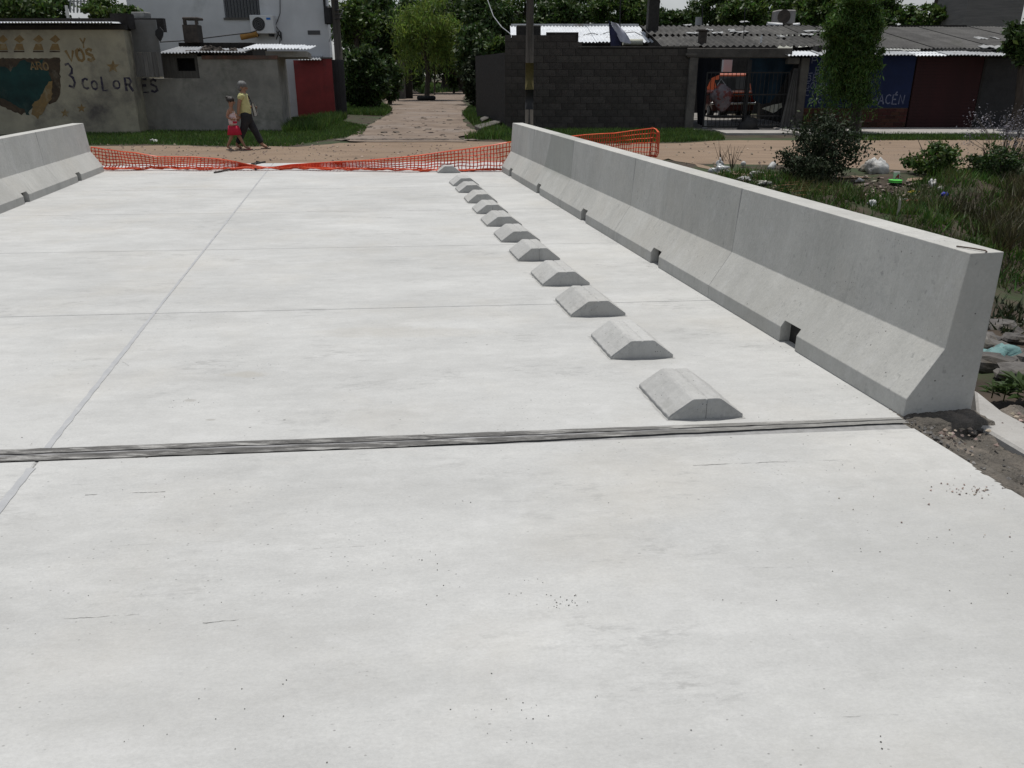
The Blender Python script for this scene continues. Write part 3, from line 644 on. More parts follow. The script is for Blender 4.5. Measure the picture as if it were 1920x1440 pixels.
m = MB(); poly(m, jag([(60, 214), (62, 196), (74, 184), (88, 158), (97, 152), (98, 182), (84, 204), (70, 222)], 2.2, 3), YM, OFF*2.2); m.build('painted_patch', mochre, mural)
for u in (5, 36, 72, 103):
    m = MB(); poly(m, [(u-10, 74), (u+1, 65), (u+10, 74), (u+1, 81)], YM, OFF); poly(m, [(u-5, 82), (u+6, 82), (u+10, 94), (u-10, 94)], YM, OFF); m.build('painted_figure', mochre, mural)
    m = MB(); poly(m, [(u-10, 95), (u+10, 95), (u+10, 98), (u-10, 98)], YM, OFF); m.build('painted_line', mbrown, mural)
def star(m, u, v, r, Y):
    poly(m, [(u+(r if k % 2 == 0 else r*.42)*math.sin(k*math.pi/5), v-(r if k % 2 == 0 else r*.42)*math.cos(k*math.pi/5)) for k in range(10)], Y, OFF)
for (u, v, r) in ((212, 125, 13), (153, 203, 9), (122, 212, 9)):
    m = MB(); star(m, u, v, r, YM); m.build('painted_star', mochre, mural)
strokes(m := MB(), 'Y', 149, 71, 163, 90, YM, .05, OFF, seed=3); m.build('lettering', mochre, mural)
strokes(m := MB(), 'VOS', 124, 93, 178, 114, YM, .09, OFF, seed=4, slant=-.08); m.build('lettering', mochre, mural)
strokes(m := MB(), 'ARO', 56, 117, 92, 131, YM, .045, OFF*2.6, seed=5); m.build('lettering', mochre, mural)
strokes(m := MB(), '3', 121, 122, 144, 165, YM, .075, OFF, seed=6); m.build('lettering', mnavy, mural)
strokes(m := MB(), 'C', 152, 146, 168, 166, YM, .07, OFF, seed=7); strokes(m, 'O', 170, 152, 184, 167, YM, .06, OFF, seed=8); strokes(m, 'L', 188, 143, 204, 170, YM, .07, OFF, seed=9)
strokes(m, 'O', 211, 151, 226, 166, YM, .06, OFF, seed=10); strokes(m, 'R', 233, 146, 251, 171, YM, .07, OFF, seed=11); m.build('lettering', mnavy, mural)
# ---- low plaster shack
YS = 26.4; e2 = SL
shack = thing('plaster_shack', 'low grey plaster shack with patched sheet roofs in front of the white house', 'building', (-9.4, YS, 0))
sa, sb_, sc_ = P(250, 200, YS).x, P(372, 125, YS).x, P(528, 200, YS).x; sz1, sz2 = P(300, 147, YS).z, P(450, 106, YS).z
m = MB(); m.prism([(sa, YS, -.1), (sc_, YS, -.1), (sc_, YS, sz2), (sb_, YS, sz2), (sb_, YS, sz1), (sa, YS, sz1)], (SL*4.2, 4.2, 0)); m.build('wall', mplas, shack)
m = MB(); x0, x1 = P(304, 125, YS).x, P(372, 125, YS).x; za, zb = P(340, 147, YS).z, P(340, 100, YS).z; wl, wr_, wt_, wb_ = P(331, 120, YS).x, P(365, 120, YS).x, P(348, 109, YS).z, P(348, 133, YS).z
mtim = M('grey boards', (.10, .095, .085), (.065, .06, .055), 3, .95, .4, stretch=(6, 1, .6))
m.box(x0, wl, YS+.02, YS+.1, za+.004, zb); m.box(wr_, x1-.004, YS+.02, YS+.1, za+.004, zb); m.box(wl, wr_, YS+.02, YS+.1, wt_, zb); m.box(wl, wr_, YS+.02, YS+.1, za+.004, wb_); m.build('upper_wall', mtim, shack)
m = MB(); m.box(wl-.5, wr_+.4, YS+.5, YS+.55, za+.005, zb); m.build('window', M('unlit room black', (.012, .012, .012), (.008, .008, .008), 3), shack)  # black panel stands for the unlit room behind the opening
m = MB(); WB(m, 378, 520, 104, 111, YS-.04, .3, SL); m.build('roof_edge', M('old tile edge', (.2, .1, .07), (.09, .07, .06), 2, .95, .5), shack)
for k, (ua, ub, va, vb, ya, yb, mt) in enumerate([(300, 352, 99, 88, YS-.3, YS+2, mgalv), (350, 402, 98, 92, YS-.25, YS+2, mgalv), (400, 458, 99, 93, YS-.3, YS+2, mgalv), (456, 505, 93, 85, YS-.1, YS+2.4, mwhiteroof), (503, 552, 94, 87, YS-.15, YS+2.4, mwhiteroof), (548, 577, 95, 89, YS+.5, YS+2.6, mwhiteroof)]):
    a, b = P(ua, va, ya), P(ub, va, ya); c = P(ua, vb, yb); m = MB(); wavy(m, a.x, b.x+.05, ya, a.z+.01*k, yb, c.z+.01*k, .1, .02, SL*.6); m.build('roof_sheet', mt, shack)
m = MB(); WB(m, 498, 576, 96, 107, YS+.15, 3.6, SL); m.build('wall_top', mplas, shack)
mjunk = M('roof junk', (.08, .065, .055), (.04, .035, .03), 5, .9, .5)
for k, (u, v, r) in enumerate([(392, 94, .16), (420, 100, .13), (360, 100, .12), (380, 97, .1), (408, 96, .14), (437, 95, .1)]):
    p = P(u, v, YS+.2); tag(MB().blob(p, (r*1.4, r, r*.7), k, .35).build('rubble', mjunk), None, 'rubble')['label'] = ['dark lump of rubble on the shack roof near its middle', 'dark lump of rubble at the roof edge above the plain plaster', 'dark lump of rubble above the shack window', 'small dark lump of rubble just right of the shack window', 'dark rubble lump on the shack roof left of the bright sheets', 'small dark rubble lump touching the bright roof sheets'][k]
# chimney on the shack roof: four posts under a cap
chim = thing('shack_chimney', 'blackened square chimney with an open top standing on the shack roof', 'chimney', P(356, 78, 28.5))
m = MB(); WB(m, 343, 370, 46, 80, 28.5, .5); m.build('stack', mjunk, chim, bevel=.02)
for uu in (343, 365): m = MB(); WB(m, uu, uu+5, 37, 46, 28.5, .1); m.build('post', mjunk, chim)
m = MB(); WB(m, 341, 370, 32, 37, 28.48, .55); m.build('cap', mjunk, chim, bevel=.02)
# hanging sheet with planks at the corner of the mural building
pan = thing('patched_panel', 'weathered grey panel of sheet and planks closing the gap beside the mural', 'panel', (-11.1, 25.9, 1.5))
m = MB(); WB(m, 247, 296, 37, 98, 25.95, .05); m.build('sheet', M('weathered sheet', (.2, .2, .195), (.14, .14, .135), 2, .9, .3), pan)
mplank = M('weathered plank', (.20, .195, .185), (.13, .125, .12), 3, .95, .4, stretch=(8, 1, .5), per=('object', .2, .01))
for k in range(6):
    u = 253+k*8.6; m = MB(); WB(m, u, u+7.9, 98+random.uniform(-1, 1), 145+random.uniform(-1.5, 1.5), 25.9+random.uniform(-.01, .01), .025); m.build('plank', mplank, pan)
m = MB(); p = P(298, 62, 25.8); m.prism([tuple(P(u, v, 25.85)) for u, v in [(291, 58), (299, 50), (306, 58), (305, 68), (300, 78), (291, 66)]], (0, .05, 0)); m.build('torn_sheet', mgdark, pan)
strokes(m := MB(), 'ES', 263, 149, 297, 173, YS, .075, OFF, seed=12); m.build('lettering', mnavy, shack)
# ---- white two storey house
YH = 36.0
house = thing('white_house', 'white rendered two storey house rising behind the shack roofs', 'house', (-11.5, YH, 0))
hx0, hx1 = P(246, 60, YH).x, P(618, 80, YH).x; wx0, wx1, wz0, wz1 = P(420, 15, YH).x, P(487, 15, YH).x, P(455, 33, YH).z, P(455, -22, YH).z
m = MB(); m.box(hx0, wx0, YH, YH+8, -.1, 6.2, 0); m.box(wx1, hx1, YH, YH+8, -.1, 6.2, SL); m.box(wx0, wx1, YH, YH+7, -.1, wz0); m.box(wx0, wx1, YH, YH+7, wz1, 6.2); m.build('wall', mwhite, house)
m = MB(); m.box(hx0-.2, hx1+.15, YH-.2, YH+8.1, 6.202, 6.4, SL); m.build('roof', mconc, house)
wn = MB(); wn.box(wx0, wx1, YH+.14, YH+.16, wz0, wz1); wn = wn.build('window', M('dark glass', (.03, .035, .045), (.02, .022, .03), 1, .1, 0, spec=.6), house)
for k in range(11):
    x = wx0+(wx1-wx0)*(k+.5)/11; MB().tube([(x, YH-.02, wz0), (x, YH-.02, wz1)], .014, 5).build('bar', M('window bar', (.14, .14, .15), (.1, .1, .1), 5), wn)
MB().box(wx0-.05, wx1+.05, YH-.06, YH+.1, wz0-.08, wz0-.002).build('sill', mconc, wn)
m = MB(); WB(m, 577, 600, 57, 65, YH-.02, .04); m.build('vent', M('vent grey', (.11, .11, .115), (.06, .06, .06), 30, .8, .1, stretch=(.1, 1, 5)), house)
a, b = P(607, -10, YH-.06), P(611, 45, YH-.06); MB().tube([a, b], .05, 6).build('downpipe', mblack, house)
a = P(524, -15, YH-.04); pts = [P(u, v, YH-.03) for u, v in ((525, -10), (525, 25), (520, 40), (516, 48), (526, 60), (524, 85))]; MB().tube(pts, .014, 5).build('cable', mblack, house)
for (u0, v0, u1, v1) in ((518, 58, 528, 72), (524, 57, 518, 74), (527, 60, 528, 76)): MB().tube([P(u0, v0, YH-.05), P(u1, v1, YH-.05)], .018, 5).build('cable', mblack, house)
# air conditioner
ac = thing('air_conditioner', 'white outdoor air conditioner unit mounted below the barred window', 'air conditioner', P(491, 64, YH-.4))
mac = M('white enamel', (.66, .67, .67), (.6, .6, .6), 3, .45, 0)
m = MB(); WB(m, 469, 513, 28, 63, YH-.42, .34); m.build('casing', mac, ac, bevel=.02)
c = P(485, 45, YH-.42); rr_ = (P(497, 45, YH-.42).x-c.x)
m = MB(); m.tube([(c.x, YH-.43, c.z), (c.x, YH-.415, c.z)], rr_, 24); gr = m.build('fan_grille', M('grille dark', (.05, .05, .052), (.03, .03, .03), 9), ac)
m = MB()
for k in range(4): m.tube([(c.x+rr_*(k+1)/4.2*math.cos(q*math.pi/12), YH-.44, c.z+rr_*(k+1)/4.2*math.sin(q*math.pi/12)) for q in range(25)], .008, 4)
m.build('guard_ring', M('guard wire', (.2, .2, .2), (.16, .16, .16), 5), gr)
m = MB(); WB(m, 499, 507, 33, 37, YH-.426, .004); m.build('badge', M('blue badge', (.03, .16, .5), (.03, .14, .45), 4), ac)
for uu in (474, 504): m = MB(); WB(m, uu, uu+6, 63, 68, YH-.38, .4); m.build('bracket', mgdark, ac)
a, b = P(452, 70, YH-.6), P(482, 64, YH-.6); tag(MB().tube([a, b], .11, 10).build('orange_pipe', M('orange drum', (.42, .22, .05), (.28, .14, .04), 3, .6, .1), smooth=True), 'short orange pipe lying on the roof under the air conditioner', 'pipe')
pts = [P(u, v, 29.5) for u, v in ((300, 79), (350, 76), (420, 67), (470, 61), (482, 57))]; tag(MB().tube(pts, .02, 5).build('roof_cable', mblack), 'black cable running up from the panel over the shack roof to the white house', 'cable')
pts = [P(u, v, 29) for u, v in ((335, 82), (390, 82), (440, 84), (470, 83))]
tag(MB().box(P(335, 84, 28.8).x, P(472, 84, 28.8).x, 28.8, 30.5, 2.0, P(400, 80, 28.8).z).build('lean_to', mdarkw), 'dark lean-to behind the shack roof below the chimney', 'shed')
m = MB(); WB(m, 246, 271, 22, 35, 27.5, .5); tag(m.build('roof_box', M('grey box', (.22, .22, .21), (.15, .15, .145), 4), bevel=.02), 'small grey box on the roof corner between the mural building and the white house', 'box')
# ---- red shed, dark gate, pole with transformer
YR = 34.3
shed = thing('red_shed', 'small dark red shed with a scrap of corrugated roof at the alley corner', 'shed', P(590, 220, YR))
rx0, rx1, rz = P(554, 160, YR).x, P(625, 160, YR).x, P(590, 113, YR).z
m = MB(); m.box(rx0, rx1-.35, YR, YR+1.8, -.1, rz, SL); m.box(rx1-.348, rx1, YR-.02, YR+1.8, -.1, rz+.06, SL); m.build('wall', mred, shed)
m = MB(); wavy(m, P(562, 116, YR).x, P(606, 116, YR).x, YR-.3, rz+.02, YR+1.8, rz+.2, .12, .02, SL); m.build('roof_sheet', mgalv, shed)
MB().box(rx1-.42, rx1+.05, YR-.06, YR+1.85, rz+.062, rz+.11, SL).build('coping', mconc, shed)
gate = thing('metal_gate', 'dark grey metal gate panel between the red shed and the hedge', 'gate', P(637, 216, 35))
for k in range(4):
    u = 626+k*5.4; m = MB(); WB(m, u, u+5.1, 112, 216, 35+random.uniform(-.01, .01), .05, 0, -.05); m.build('panel', M('gate panel', (.05, .05, .052), (.035, .035, .036), 2, .7, .2, per=('object', .2, 0)), gate)
def pole(name, label, u, vb, Y, r, vtop=-60):
    t = thing(name, label, 'utility pole', P(u, vb, Y)); b = P(u, vb, Y)
    MB().tube([(b.x, Y, -.3), (b.x, Y, 7.5)], [r*1.1, r*.8], 12).build('shaft', M('pole timber', (.085, .076, .066), (.05, .045, .04), 3, .95, .5, stretch=(8, 8, .4)), t, smooth=True); return t, b
t, b = pole('utility_pole', 'dark utility pole with fittings beside the white house corner', 643, 216, 35.5, .16)
MB().box(b.x-.42, b.x-.16, 35.35, 35.6, P(633, 46, 35.5).z, P(633, 12, 35.5).z).build('transformer', mgdark, t, bevel=.05)
MB().tube([P(630, 20, 35.4), P(630, 2, 35.4)], .07, 8).build('insulator', mgdark, t)
for k in range(3): MB().tube([P(628, 20+k*8, 35.3), P(642, 18+k*8, 35.3)], .025, 5).build('bracket', mgdark, t)
t, b = pole('utility_pole', 'utility pole with a yellow and a black painted band against the block wall', 992, 246, 25.6, .115)
for (v0, v1, mt, nm) in ((118, 168, M('yellow band', (.10, .082, .024), (.075, .062, .022), 5, .8), 'yellow_band'), (168, 205, mblack, 'black_band')):
    z1, z0 = P(992, v0, 25.6).z, P(992, v1, 25.6).z; r0 = .115*1.1-.03*(z0+.3)/7.8+.003
    MB().tube([(b.x, 25.6, z0), (b.x, 25.6, z1)], r0+.002, 12).build(nm, mt, t, smooth=True)
# ---- dark block wall, pillars, lintel
YB = 27.0
bw = thing('block_wall', 'long dark unplastered block wall with a stepped top right of the alley', 'wall', (2.6, YB, 0))
bx0, bx1 = P(947, 200, YB).x, P(1290, 200, YB).x
zs = [(bx0, P(1024, 70, YB).x, P(980, 70, YB).z), (P(1024, 70, YB).x, P(1085, 60, YB).x, P(1050, 60, YB).z), (P(1085, 60, YB).x, bx1, P(1180, 89, YB).z)]
m = MB()
for x0, x1, z in zs: m.box(x0+.002, x1-.002, YB+.012, YB+.16, -.1, z-.006)
m.box(bx0, bx0+.15, YB+.165, YB+6, -.1, 2.3, SL); m.build('backing', mmort, bw)
pb = None
for r in range(15):
    z = r*.2; x = bx0-(.2 if r % 2 else 0)
    while x < bx1:
        xa, xb = max(x, bx0), min(x+.4, bx1); xm = (xa+xb)/2; zt = [q[2] for q in zs if q[0] <= xm < q[1] or q[1] == bx1][0]
        if z+.2 <= zt+.08 and xb-xa > .06:
            if pb is None:
                pb = MB().box(-.194, .194, 0, .13, .006, .194); pb = pb.build('block', mblock, bw, loc=None)
                pb.location = (0, 0, 0)
                for vv in pb.data.vertices: vv.co += Vector(bw.location)
                first = True
            o = pb if first else piece(pb, bw, (0, 0, 0)); first = False
            o.location = Vector((xm, YB+random.uniform(-.006, .006), z))-Vector(bw.location); o.scale = ((xb-xa)/.4, 1, 1)
        x += .4
m = MB(); m.box(zs[2][0], P(1310, 88, YB).x, YB-.03, YB+.2, zs[2][2]+.002, zs[2][2]+.04); m.build('coping', mconc, bw)
gw = thing('concrete_gateway', 'concrete posts and lintel framing the dark carport opening', 'gateway', (7.5, YB, 0))
m = MB(); WB(m, 1289, 1305, 103, 244, YB-.12, .3, 0, -.1); m.build('pillar', mconc, gw, bevel=.02)
m = MB(); WB(m, 1496, 1511, 108, 246, YB-.12, .3, 0, -.1); m.build('pillar', mconc, gw, bevel=.02)
m = MB(); WB(m, 1289, 1486, 90, 108, YB-.14, .34); m.build('lintel', M('lintel concrete', (.095, .088, .08), (.055, .052, .048), 3, .95, .5), gw, bevel=.02)
m = MB(); WB(m, 1287, 1307, 100, 104, YB-.16, .36); m.build('capital', mconc, gw)
m = MB(); WB(m, 1478, 1500, 108, 120, YB-.13, .3); m.build('capital', mconc, gw, bevel=.02)
# carport shell behind the gateway
cp = thing('carport', 'dark carport behind the gateway where the orange car is parked', 'carport', (7.5, 30, 0))
cx0, cx1 = 5.5, 9.6
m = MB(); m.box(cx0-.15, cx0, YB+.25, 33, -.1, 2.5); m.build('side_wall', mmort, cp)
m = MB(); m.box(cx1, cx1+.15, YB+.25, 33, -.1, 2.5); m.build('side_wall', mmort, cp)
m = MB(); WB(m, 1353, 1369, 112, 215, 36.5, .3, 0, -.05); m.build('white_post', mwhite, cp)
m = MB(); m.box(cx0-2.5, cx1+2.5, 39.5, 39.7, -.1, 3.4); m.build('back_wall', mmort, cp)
structure(MB().box(cx0+.01, cx1-.01, YB-.1, 39, -.2, .012).build('carport_floor', M('floor concrete', (.24, .23, .21), (.16, .15, .14), 2)))
# fibre cement roof over carport
YE, YRg = 27.75, 33.2; ze, zr = P(1400, 87, YE).z, P(1400, 51, YRg).z
rf = thing('fibre_cement_roof', 'grey corrugated fibre cement roof with mossy sheets over the carport', 'roof', (7.5, 30, 2.6))
rx = 4.75
for k in range(6):
    for j in range(2):
        ya, yb = (YE, YE+2.9) if j == 0 else (YE+2.7, YRg); fa, fb = (ya-YE)/(YRg-YE), (yb-YE)/(YRg-YE)
        m = MB(); dz = .035*j+random.uniform(0, .02); wavy(m, rx+k*1.06, rx+(k+1)*1.06+.04, ya+random.uniform(-.06, .06), ze+(zr-ze)*fa+dz, yb, ze+(zr-ze)*fb+dz, .212, .032, .04); m.build('roof_sheet', mfibro, rf)
m = MB(); m.box(rx+.2, rx+12.5, YRg, YRg+.2, zr-.25, zr+.07); m.build('ridge_cap', mdarkw, rf)
scraps = [(1300, 68, 26, 5), (1330, 62, 14, 5), (1345, 68, 16, 5), (1372, 63, 16, 4), (1385, 66, 34, 9), (1467, 75, 18, 6), (1530, 65, 40, 7), (1512, 71, 26, 6), (1290, 52, 18, 3), (1395, 47, 16, 3)]
slab_l = ['pale scrap of sheet on the grey roof left of the small chimney', 'pale scrap on the grey roof just right of the small chimney', 'crumpled pale scrap right of the small roof chimney', 'small pale scrap above the widest white patch on the grey roof', 'widest white scrap of corrugated sheet patched on the grey roof', 'white scrap lying near the grey roof eave below the water tank', 'long pale plank of scrap on the grey roof beside the drooping tree', 'grey lower scrap on the roof beside the drooping tree', 'thin pale scrap near the ridge left of the antenna', 'thin pale scrap at the ridge between the antenna and the tank']
mscrap = M('scrap sheet', (.36, .37, .37), (.2, .2, .2), 4, .7, .3)
for (u, v, w_, h_), l in zip(scraps, slab_l):
    f = (87-v)/36.0; Y = YE+(YRg-YE)*max(0, min(1, f)); a, b = P(u-w_/2, v, Y), P(u+w_/2, v, Y); m = MB(); n = 6
    for i in range(n+1):
        x = a.x+(b.x-a.x)*i/n; z = ze+(zr-ze)*f+.07+random.uniform(0, .05); m.v += [(x+random.uniform(-.05, .05), Y-.12-random.uniform(0, .08), z-.02), (x+random.uniform(-.05, .05), Y+.12+random.uniform(0, .08), z+.03)]
        if i: k = 2*i; m.f.append((k-2, k, k+1, k-1))
    o = m.build('roof_scrap', mscrap); tag(o, l, 'scrap', 'scraps lying on the grey roof'); sdm = o.modifiers.new('thick', 'SOLIDIFY'); sdm.thickness = .015
def stack(name, label, u0, u1, v0, v1, Y, d, mt, cat='chimney', cap=True):
    t = thing(name, label, cat, P((u0+u1)/2, v1, Y)); m = MB(); WB(m, u0, u1, v0+(3 if cap else 0), v1+8, Y, d); m.build('stack', mt, t, bevel=.015)
    if cap: m = MB(); WB(m, u0-2, u1+2, v0, v0+3, Y-.05, d+.1); m.build('cap', mt, t)
    return t
stack('roof_chimney', 'tall dark chimney between the bright roof and the grey roof', 1216, 1236, -8, 62, 31.5, .5, mmort)
stack('roof_chimney', 'small dark chimney on the grey roof above the carport lintel', 1312, 1325, 55, 86, 28.3, .3, mjunk)
tank = thing('water_tank', 'square grey water tank standing on the ridge of the grey roof', 'water tank', P(1475, 50, 33.6))
m = MB(); WB(m, 1458, 1492, 18, 46, 33.6, .8); m.build('body', M('tank grey', (.3, .29, .28), (.2, .19, .18), 3), tank, bevel=.04)
c = P(1470, 31, 33.59); MB().tube([(c.x, 33.58, c.z), (c.x, 33.6, c.z)], .25, 16).build('stain_disc', mjunk, tank)
m = MB(); WB(m, 1464, 1488, 46, 56, 33.7, .5); m.build('plinth', mmort, tank)
tag(MB().tube([P(1438, 46, 33.4), P(1466, 48, 33.4)], .09, 10).build('white_pipe', mac, smooth=True), 'short white pipe lying on the ridge left of the water tank', 'pipe')
tag(MB().tube([P(1486, 48, 33.4), P(1499, 47, 33.4)], .08, 10).build('white_pipe', mac, smooth=True), 'stub of white pipe on the ridge right of the water tank', 'pipe')
m = MB(); WB(m, 1306, 1316, 32, 50, 34.5, .25); tag(m.build('vent_box', M('vent box', (.4, .41, .42), (.3, .3, .3), 4)), 'small pale box standing behind the grey roof ridge', 'box')
a = P(1316, 40, 34.4); tag(MB().tube([P(1317, 50, 34.4), P(1317, 10, 34.4)], .025, 6).build('antenna_mast', mgdark), 'thin antenna mast behind the ridge beside the small pale box', 'mast')
a = P(1395, 78, 29.5); tag(MB().tube([P(1394, 76, 29.5), P(1397, 15, 29.5)], .014, 6).build('antenna_mast', mgdark), 'very thin mast rising from the middle of the grey roof', 'mast')
a = P(1427, 85, 28.6); tag(MB().tube([P(1427, 88, 28.4), P(1427, 72, 28.4), P(1429, 66, 28.4)], .03, 6).build('vent_pipe', mac), 'short pale bent vent pipe near the eave of the grey roof', 'pipe')
# ---- house with bright metal roof
wh = thing('metal_roof_house', 'low house whose bright corrugated metal roof shows over the block wall', 'house', (2.8, 31, 0))
wx0, wx1 = P(958, 75, 30.8).x, P(1224, 75, 30.8).x; wz0, wz1 = P(1100, 79, 30.8).z, P(1100, 49, 34.5).z
MB().box(wx0+.1, wx1-.1, 31.1, 34.3, -.1, wz0-.05).build('wall', mmort, wh)
for k in range(5):
    x = wx0+(wx1-wx0)*k/5; m = MB(); wavy(m, x, x+(wx1-wx0)/5+.04, 30.8+random.uniform(-.05, .05), wz0+.01*(k % 2), 34.5, wz1+.01*(k % 2), .13, .02, -.01); m.build('roof_sheet', mwhiteroof, wh)
m = MB(); m.box(wx0, wx1, 34.45, 34.7, wz1-.02, wz1+.08); m.build('ridge_flashing', mgalv, wh)
m = MB(); m.tube([P(u, v, 32.4) for u, v in ((1085, 68), (1110, 62), (1125, 66), (1140, 60), (1160, 63))], .014, 5); m.tube([P(u, v, 32.2) for u, v in ((1170, 62), (1190, 60), (1205, 68))], .014, 5); tag(m.build('roof_cable', mblack), 'tangled black cables lying across the bright metal roof', 'cable')
tag(MB().tube([P(1168, 79, 30.3), P(1205, 79, 30.3)], .1, 10).build('white_pipe', M('cream pipe', (.5, .5, .42), (.4, .4, .33), 3), smooth=True), 'cream pipe lying below the bright metal roof edge', 'pipe')
m = MB(); WB(m, 968, 1014, 47, 76, 28.6, .8); tag(m.build('roof_cistern', mmort, bevel=.03), 'dark square cistern on the wall behind the banded utility pole', 'cistern')
# cloth hung on a line
cl = MB(); n = 10
for i in range(n+1):
    for j in range(n+1):
        f, q = i/n, j/n; u = 1141+(24-10*q)*f+q*4+6*f*q; v = 36+f*42*(1-.25*q)+q*50*(1-.2*f); p = P(u, v, 28.9); cl.v.append((p.x, 28.9+.07*math.sin(f*7+q*3), p.z))
for i in range(n):
    for j in range(n): a = i*(n+1)+j; cl.f.append((a, a+1, a+n+2, a+n+1))
ct = thing('hanging_cloth', 'dark blue and white cloth hanging from a thin mast above the block wall', 'cloth', P(1155, 88, 28.9))
cl.build('dark_half', M('navy cloth', (.04, .045, .1), (.03, .03, .06), 4, .9, .1), ct, smooth=True)
cl2 = MB()
for i in range(n+1):
    for j in range(n+1):
        f, q = i/n, j/n; u = 1145+f*(12+10*math.sin(q*2.2))+q*18; v = 40+q*38+f*4; p = P(u, v, 28.8); cl2.v.append((p.x, 28.82+.06*math.sin(f*6+q*4), p.z))
for i in range(n):
    for j in range(n): a = i*(n+1)+j; cl2.f.append((a, a+1, a+n+2, a+n+1))
cl2.build('white_half', M('white cloth', (.6, .6, .66), (.45, .45, .52), 4, .9, .1), ct, smooth=True)
MB().tube([P(1161, 86, 29.0), P(1164, -10, 29.0)], .02, 6).build('mast', mgdark, ct)

# ---- store
YT = 27.0
store = thing('store_building', 'corner store with blue hand-lettered wall, painted bricks and dark red shutter', 'store', (12.5, YT, 0))
sx0, sx1, sx2, sx3 = P(1507, 200, YT).x, P(1702, 200, YT).x, P(1830, 200, YT).x, P(1905, 200, YT).x; sz = P(1600, 103, YT).z; bz = P(1600, 202, YT).z
mstw = M('store wall', (.025, .023, .022), (.016, .015, .014), 3)
MB().box(sx0+.25, sx3+8, YT+.05, YT+5.2, -.1, sz+.05).build('wall', mstw, store)
MB().box(sx0, sx1, YT-.03, YT+.048, bz, sz).build('blue_panel', M('blue wall paint', (.009, .018, .062), (.007, .013, .045), 1.8, .85, .2, 7, c3=(.014, .022, .05), s3=2), store)
mchalk = M('sign lettering', (.20, .21, .27), (.09, .10, .17), 9, .95, 0)
for txt, u0, v0, u1, v1 in (('PAN', 1523, 107, 1561, 119), ('LECHE', 1516, 125, 1578, 137), ('BEBIDAS', 1514, 140, 1588, 152), ('GOLOSINAS', 1511, 155, 1592, 166), ('CIGARROS', 1510, 169, 1590, 179), ('ETC.', 1518, 186, 1548, 193), ('ALMAC\u00c9N', 1611, 178, 1694, 195)):
    strokes(m := MB(), txt, u0, v0, u1, v1, YT-.03, .03 if txt[0] != 'A' else .035, OFF, seed=len(txt)+u0); m.build('lettering', mchalk, store)
mbrick = M('painted brick', (.075, .026, .018), (.05, .019, .014), 4, .9, .5, per=('object', .35, .02))
MB().box(sx0, sx1, YT-.02, YT+.048, -.1, bz-.004).build('brick_mortar', M('brick mortar', (.09, .072, .06), (.06, .05, .042), 6), store)
pb = None; zz = .02; r = 0; bh = (bz-.03)/6
for r in range(6):
    x = sx0-(.14 if r % 2 else 0)
    while x < sx1:
        xa, xb = max(x, sx0), min(x+.28, sx1)
        if xb-xa > .05:
            if pb is None:
                pb = MB().box(-.133, .133, 0, .04, .006, bh-.006).build('brick', mbrick, store)
                for vv in pb.data.vertices: vv.co += Vector(store.location)
                o = pb
            else: o = piece(pb, store, (0, 0, 0))
            o.location = Vector(((xa+xb)/2, YT-.035+random.uniform(-.004, .004), .01+r*bh))-Vector(store.location); o.scale = ((xb-xa)/.28, 1, 1)
        x += .28
sh = MB().box(sx1+.05, sx2-.02, YT+.0, YT+.045, 0, sz-.05).build('shutter', M('shutter red', (.032, .006, .007), (.02, .0045, .005), 1.5, .7, .1, stretch=(1, 1, .3)), store)
pb = None
for k in range(22):
    z = .02+k*(sz-.1)/22
    o = MB().box(sx1+.06, sx2-.03, YT-.015, YT-.001, z, z+(sz-.1)/22-.02).build('slat', MATS['shutter red'], sh) if pb is None else None
    if pb is None: pb = o
    else: q = pb.copy(); COL.objects.link(q); q.parent = sh; q.location.z += k*(sz-.1)/22
MB().box(sx2+.05, sx3, YT+.0, YT+.045, 0, sz-.1).build('side_door', mgdark, store)
MB().box(sx2-.02, sx2+.05, YT-.03, YT+.045, 0, sz).build('door_post', mstw, store)
srf = thing('store_roof', 'weathered corrugated store roof with a bright front edge, far right', 'roof', (13, 29, 2.3))
x = P(1478, 97, YT-.4).x; k = 0; m2 = P(1600, 104, YT-.4).z; zr2 = P(1700, 51, YRg).z
while x < sx3+5:
    m = MB(); j = random.uniform(-.05, .05); wavy(m, x, x+1.0, YT-.4+j, m2+.02*(k % 2), YT+.75, m2+.16+.02*(k % 2), .11, .016, .0); m.build('eave_sheet', mgalv if k % 4 else mwhiteroof, srf)
    if x > 10.5 or k > 1:
        m = MB(); wavy(m, x, x+1.02, YT+.5+j, m2+.22+.015*(k % 2), YRg, zr2+.015*(k % 2), .12, .02, .0); m.build('roof_sheet', M('old roof sheet', (.105, .102, .098), (.06, .058, .056), 1.5, .9, .4, 9, c3=(.07, .07, .062), s3=.9, per=('object', .15, .005)), srf)
    x += .98; k += 1
for (u, v, w_, h_), l in zip([(1838, 78, 18, 5), (1865, 77, 10, 6), (1895, 73, 8, 4), (1850, 94, 26, 6), (1870, 95, 20, 6)], ['pale torn scrap lying on the store roof right of the tree', 'white crumpled scrap higher on the store roof, far right', 'small white scrap at the right edge of the store roof', 'white torn sheet along the bright store eave', 'second white torn sheet along the bright store eave, further right']):
    f = (96-v)/46; Y = YT+.3+(YRg-YT)*f; a, b = P(u-w_/2, v, Y), P(u+w_/2, v, Y); m = MB()
    for i in range(6):
        x = a.x+(b.x-a.x)*i/5; z = P(u, v, Y).z+.07+random.uniform(0, .05); m.v += [(x, Y-.2, z-.02), (x+random.uniform(-.05, .05), Y+.25, z+.06)]
        if i: kk = 2*i; m.f.append((kk-2, kk, kk+1, kk-1))
    o = m.build('roof_scrap', mscrap); tag(o, l, 'scrap', 'scraps lying on the store roof'); sdm = o.modifiers.new('thick', 'SOLIDIFY'); sdm.thickness = .015
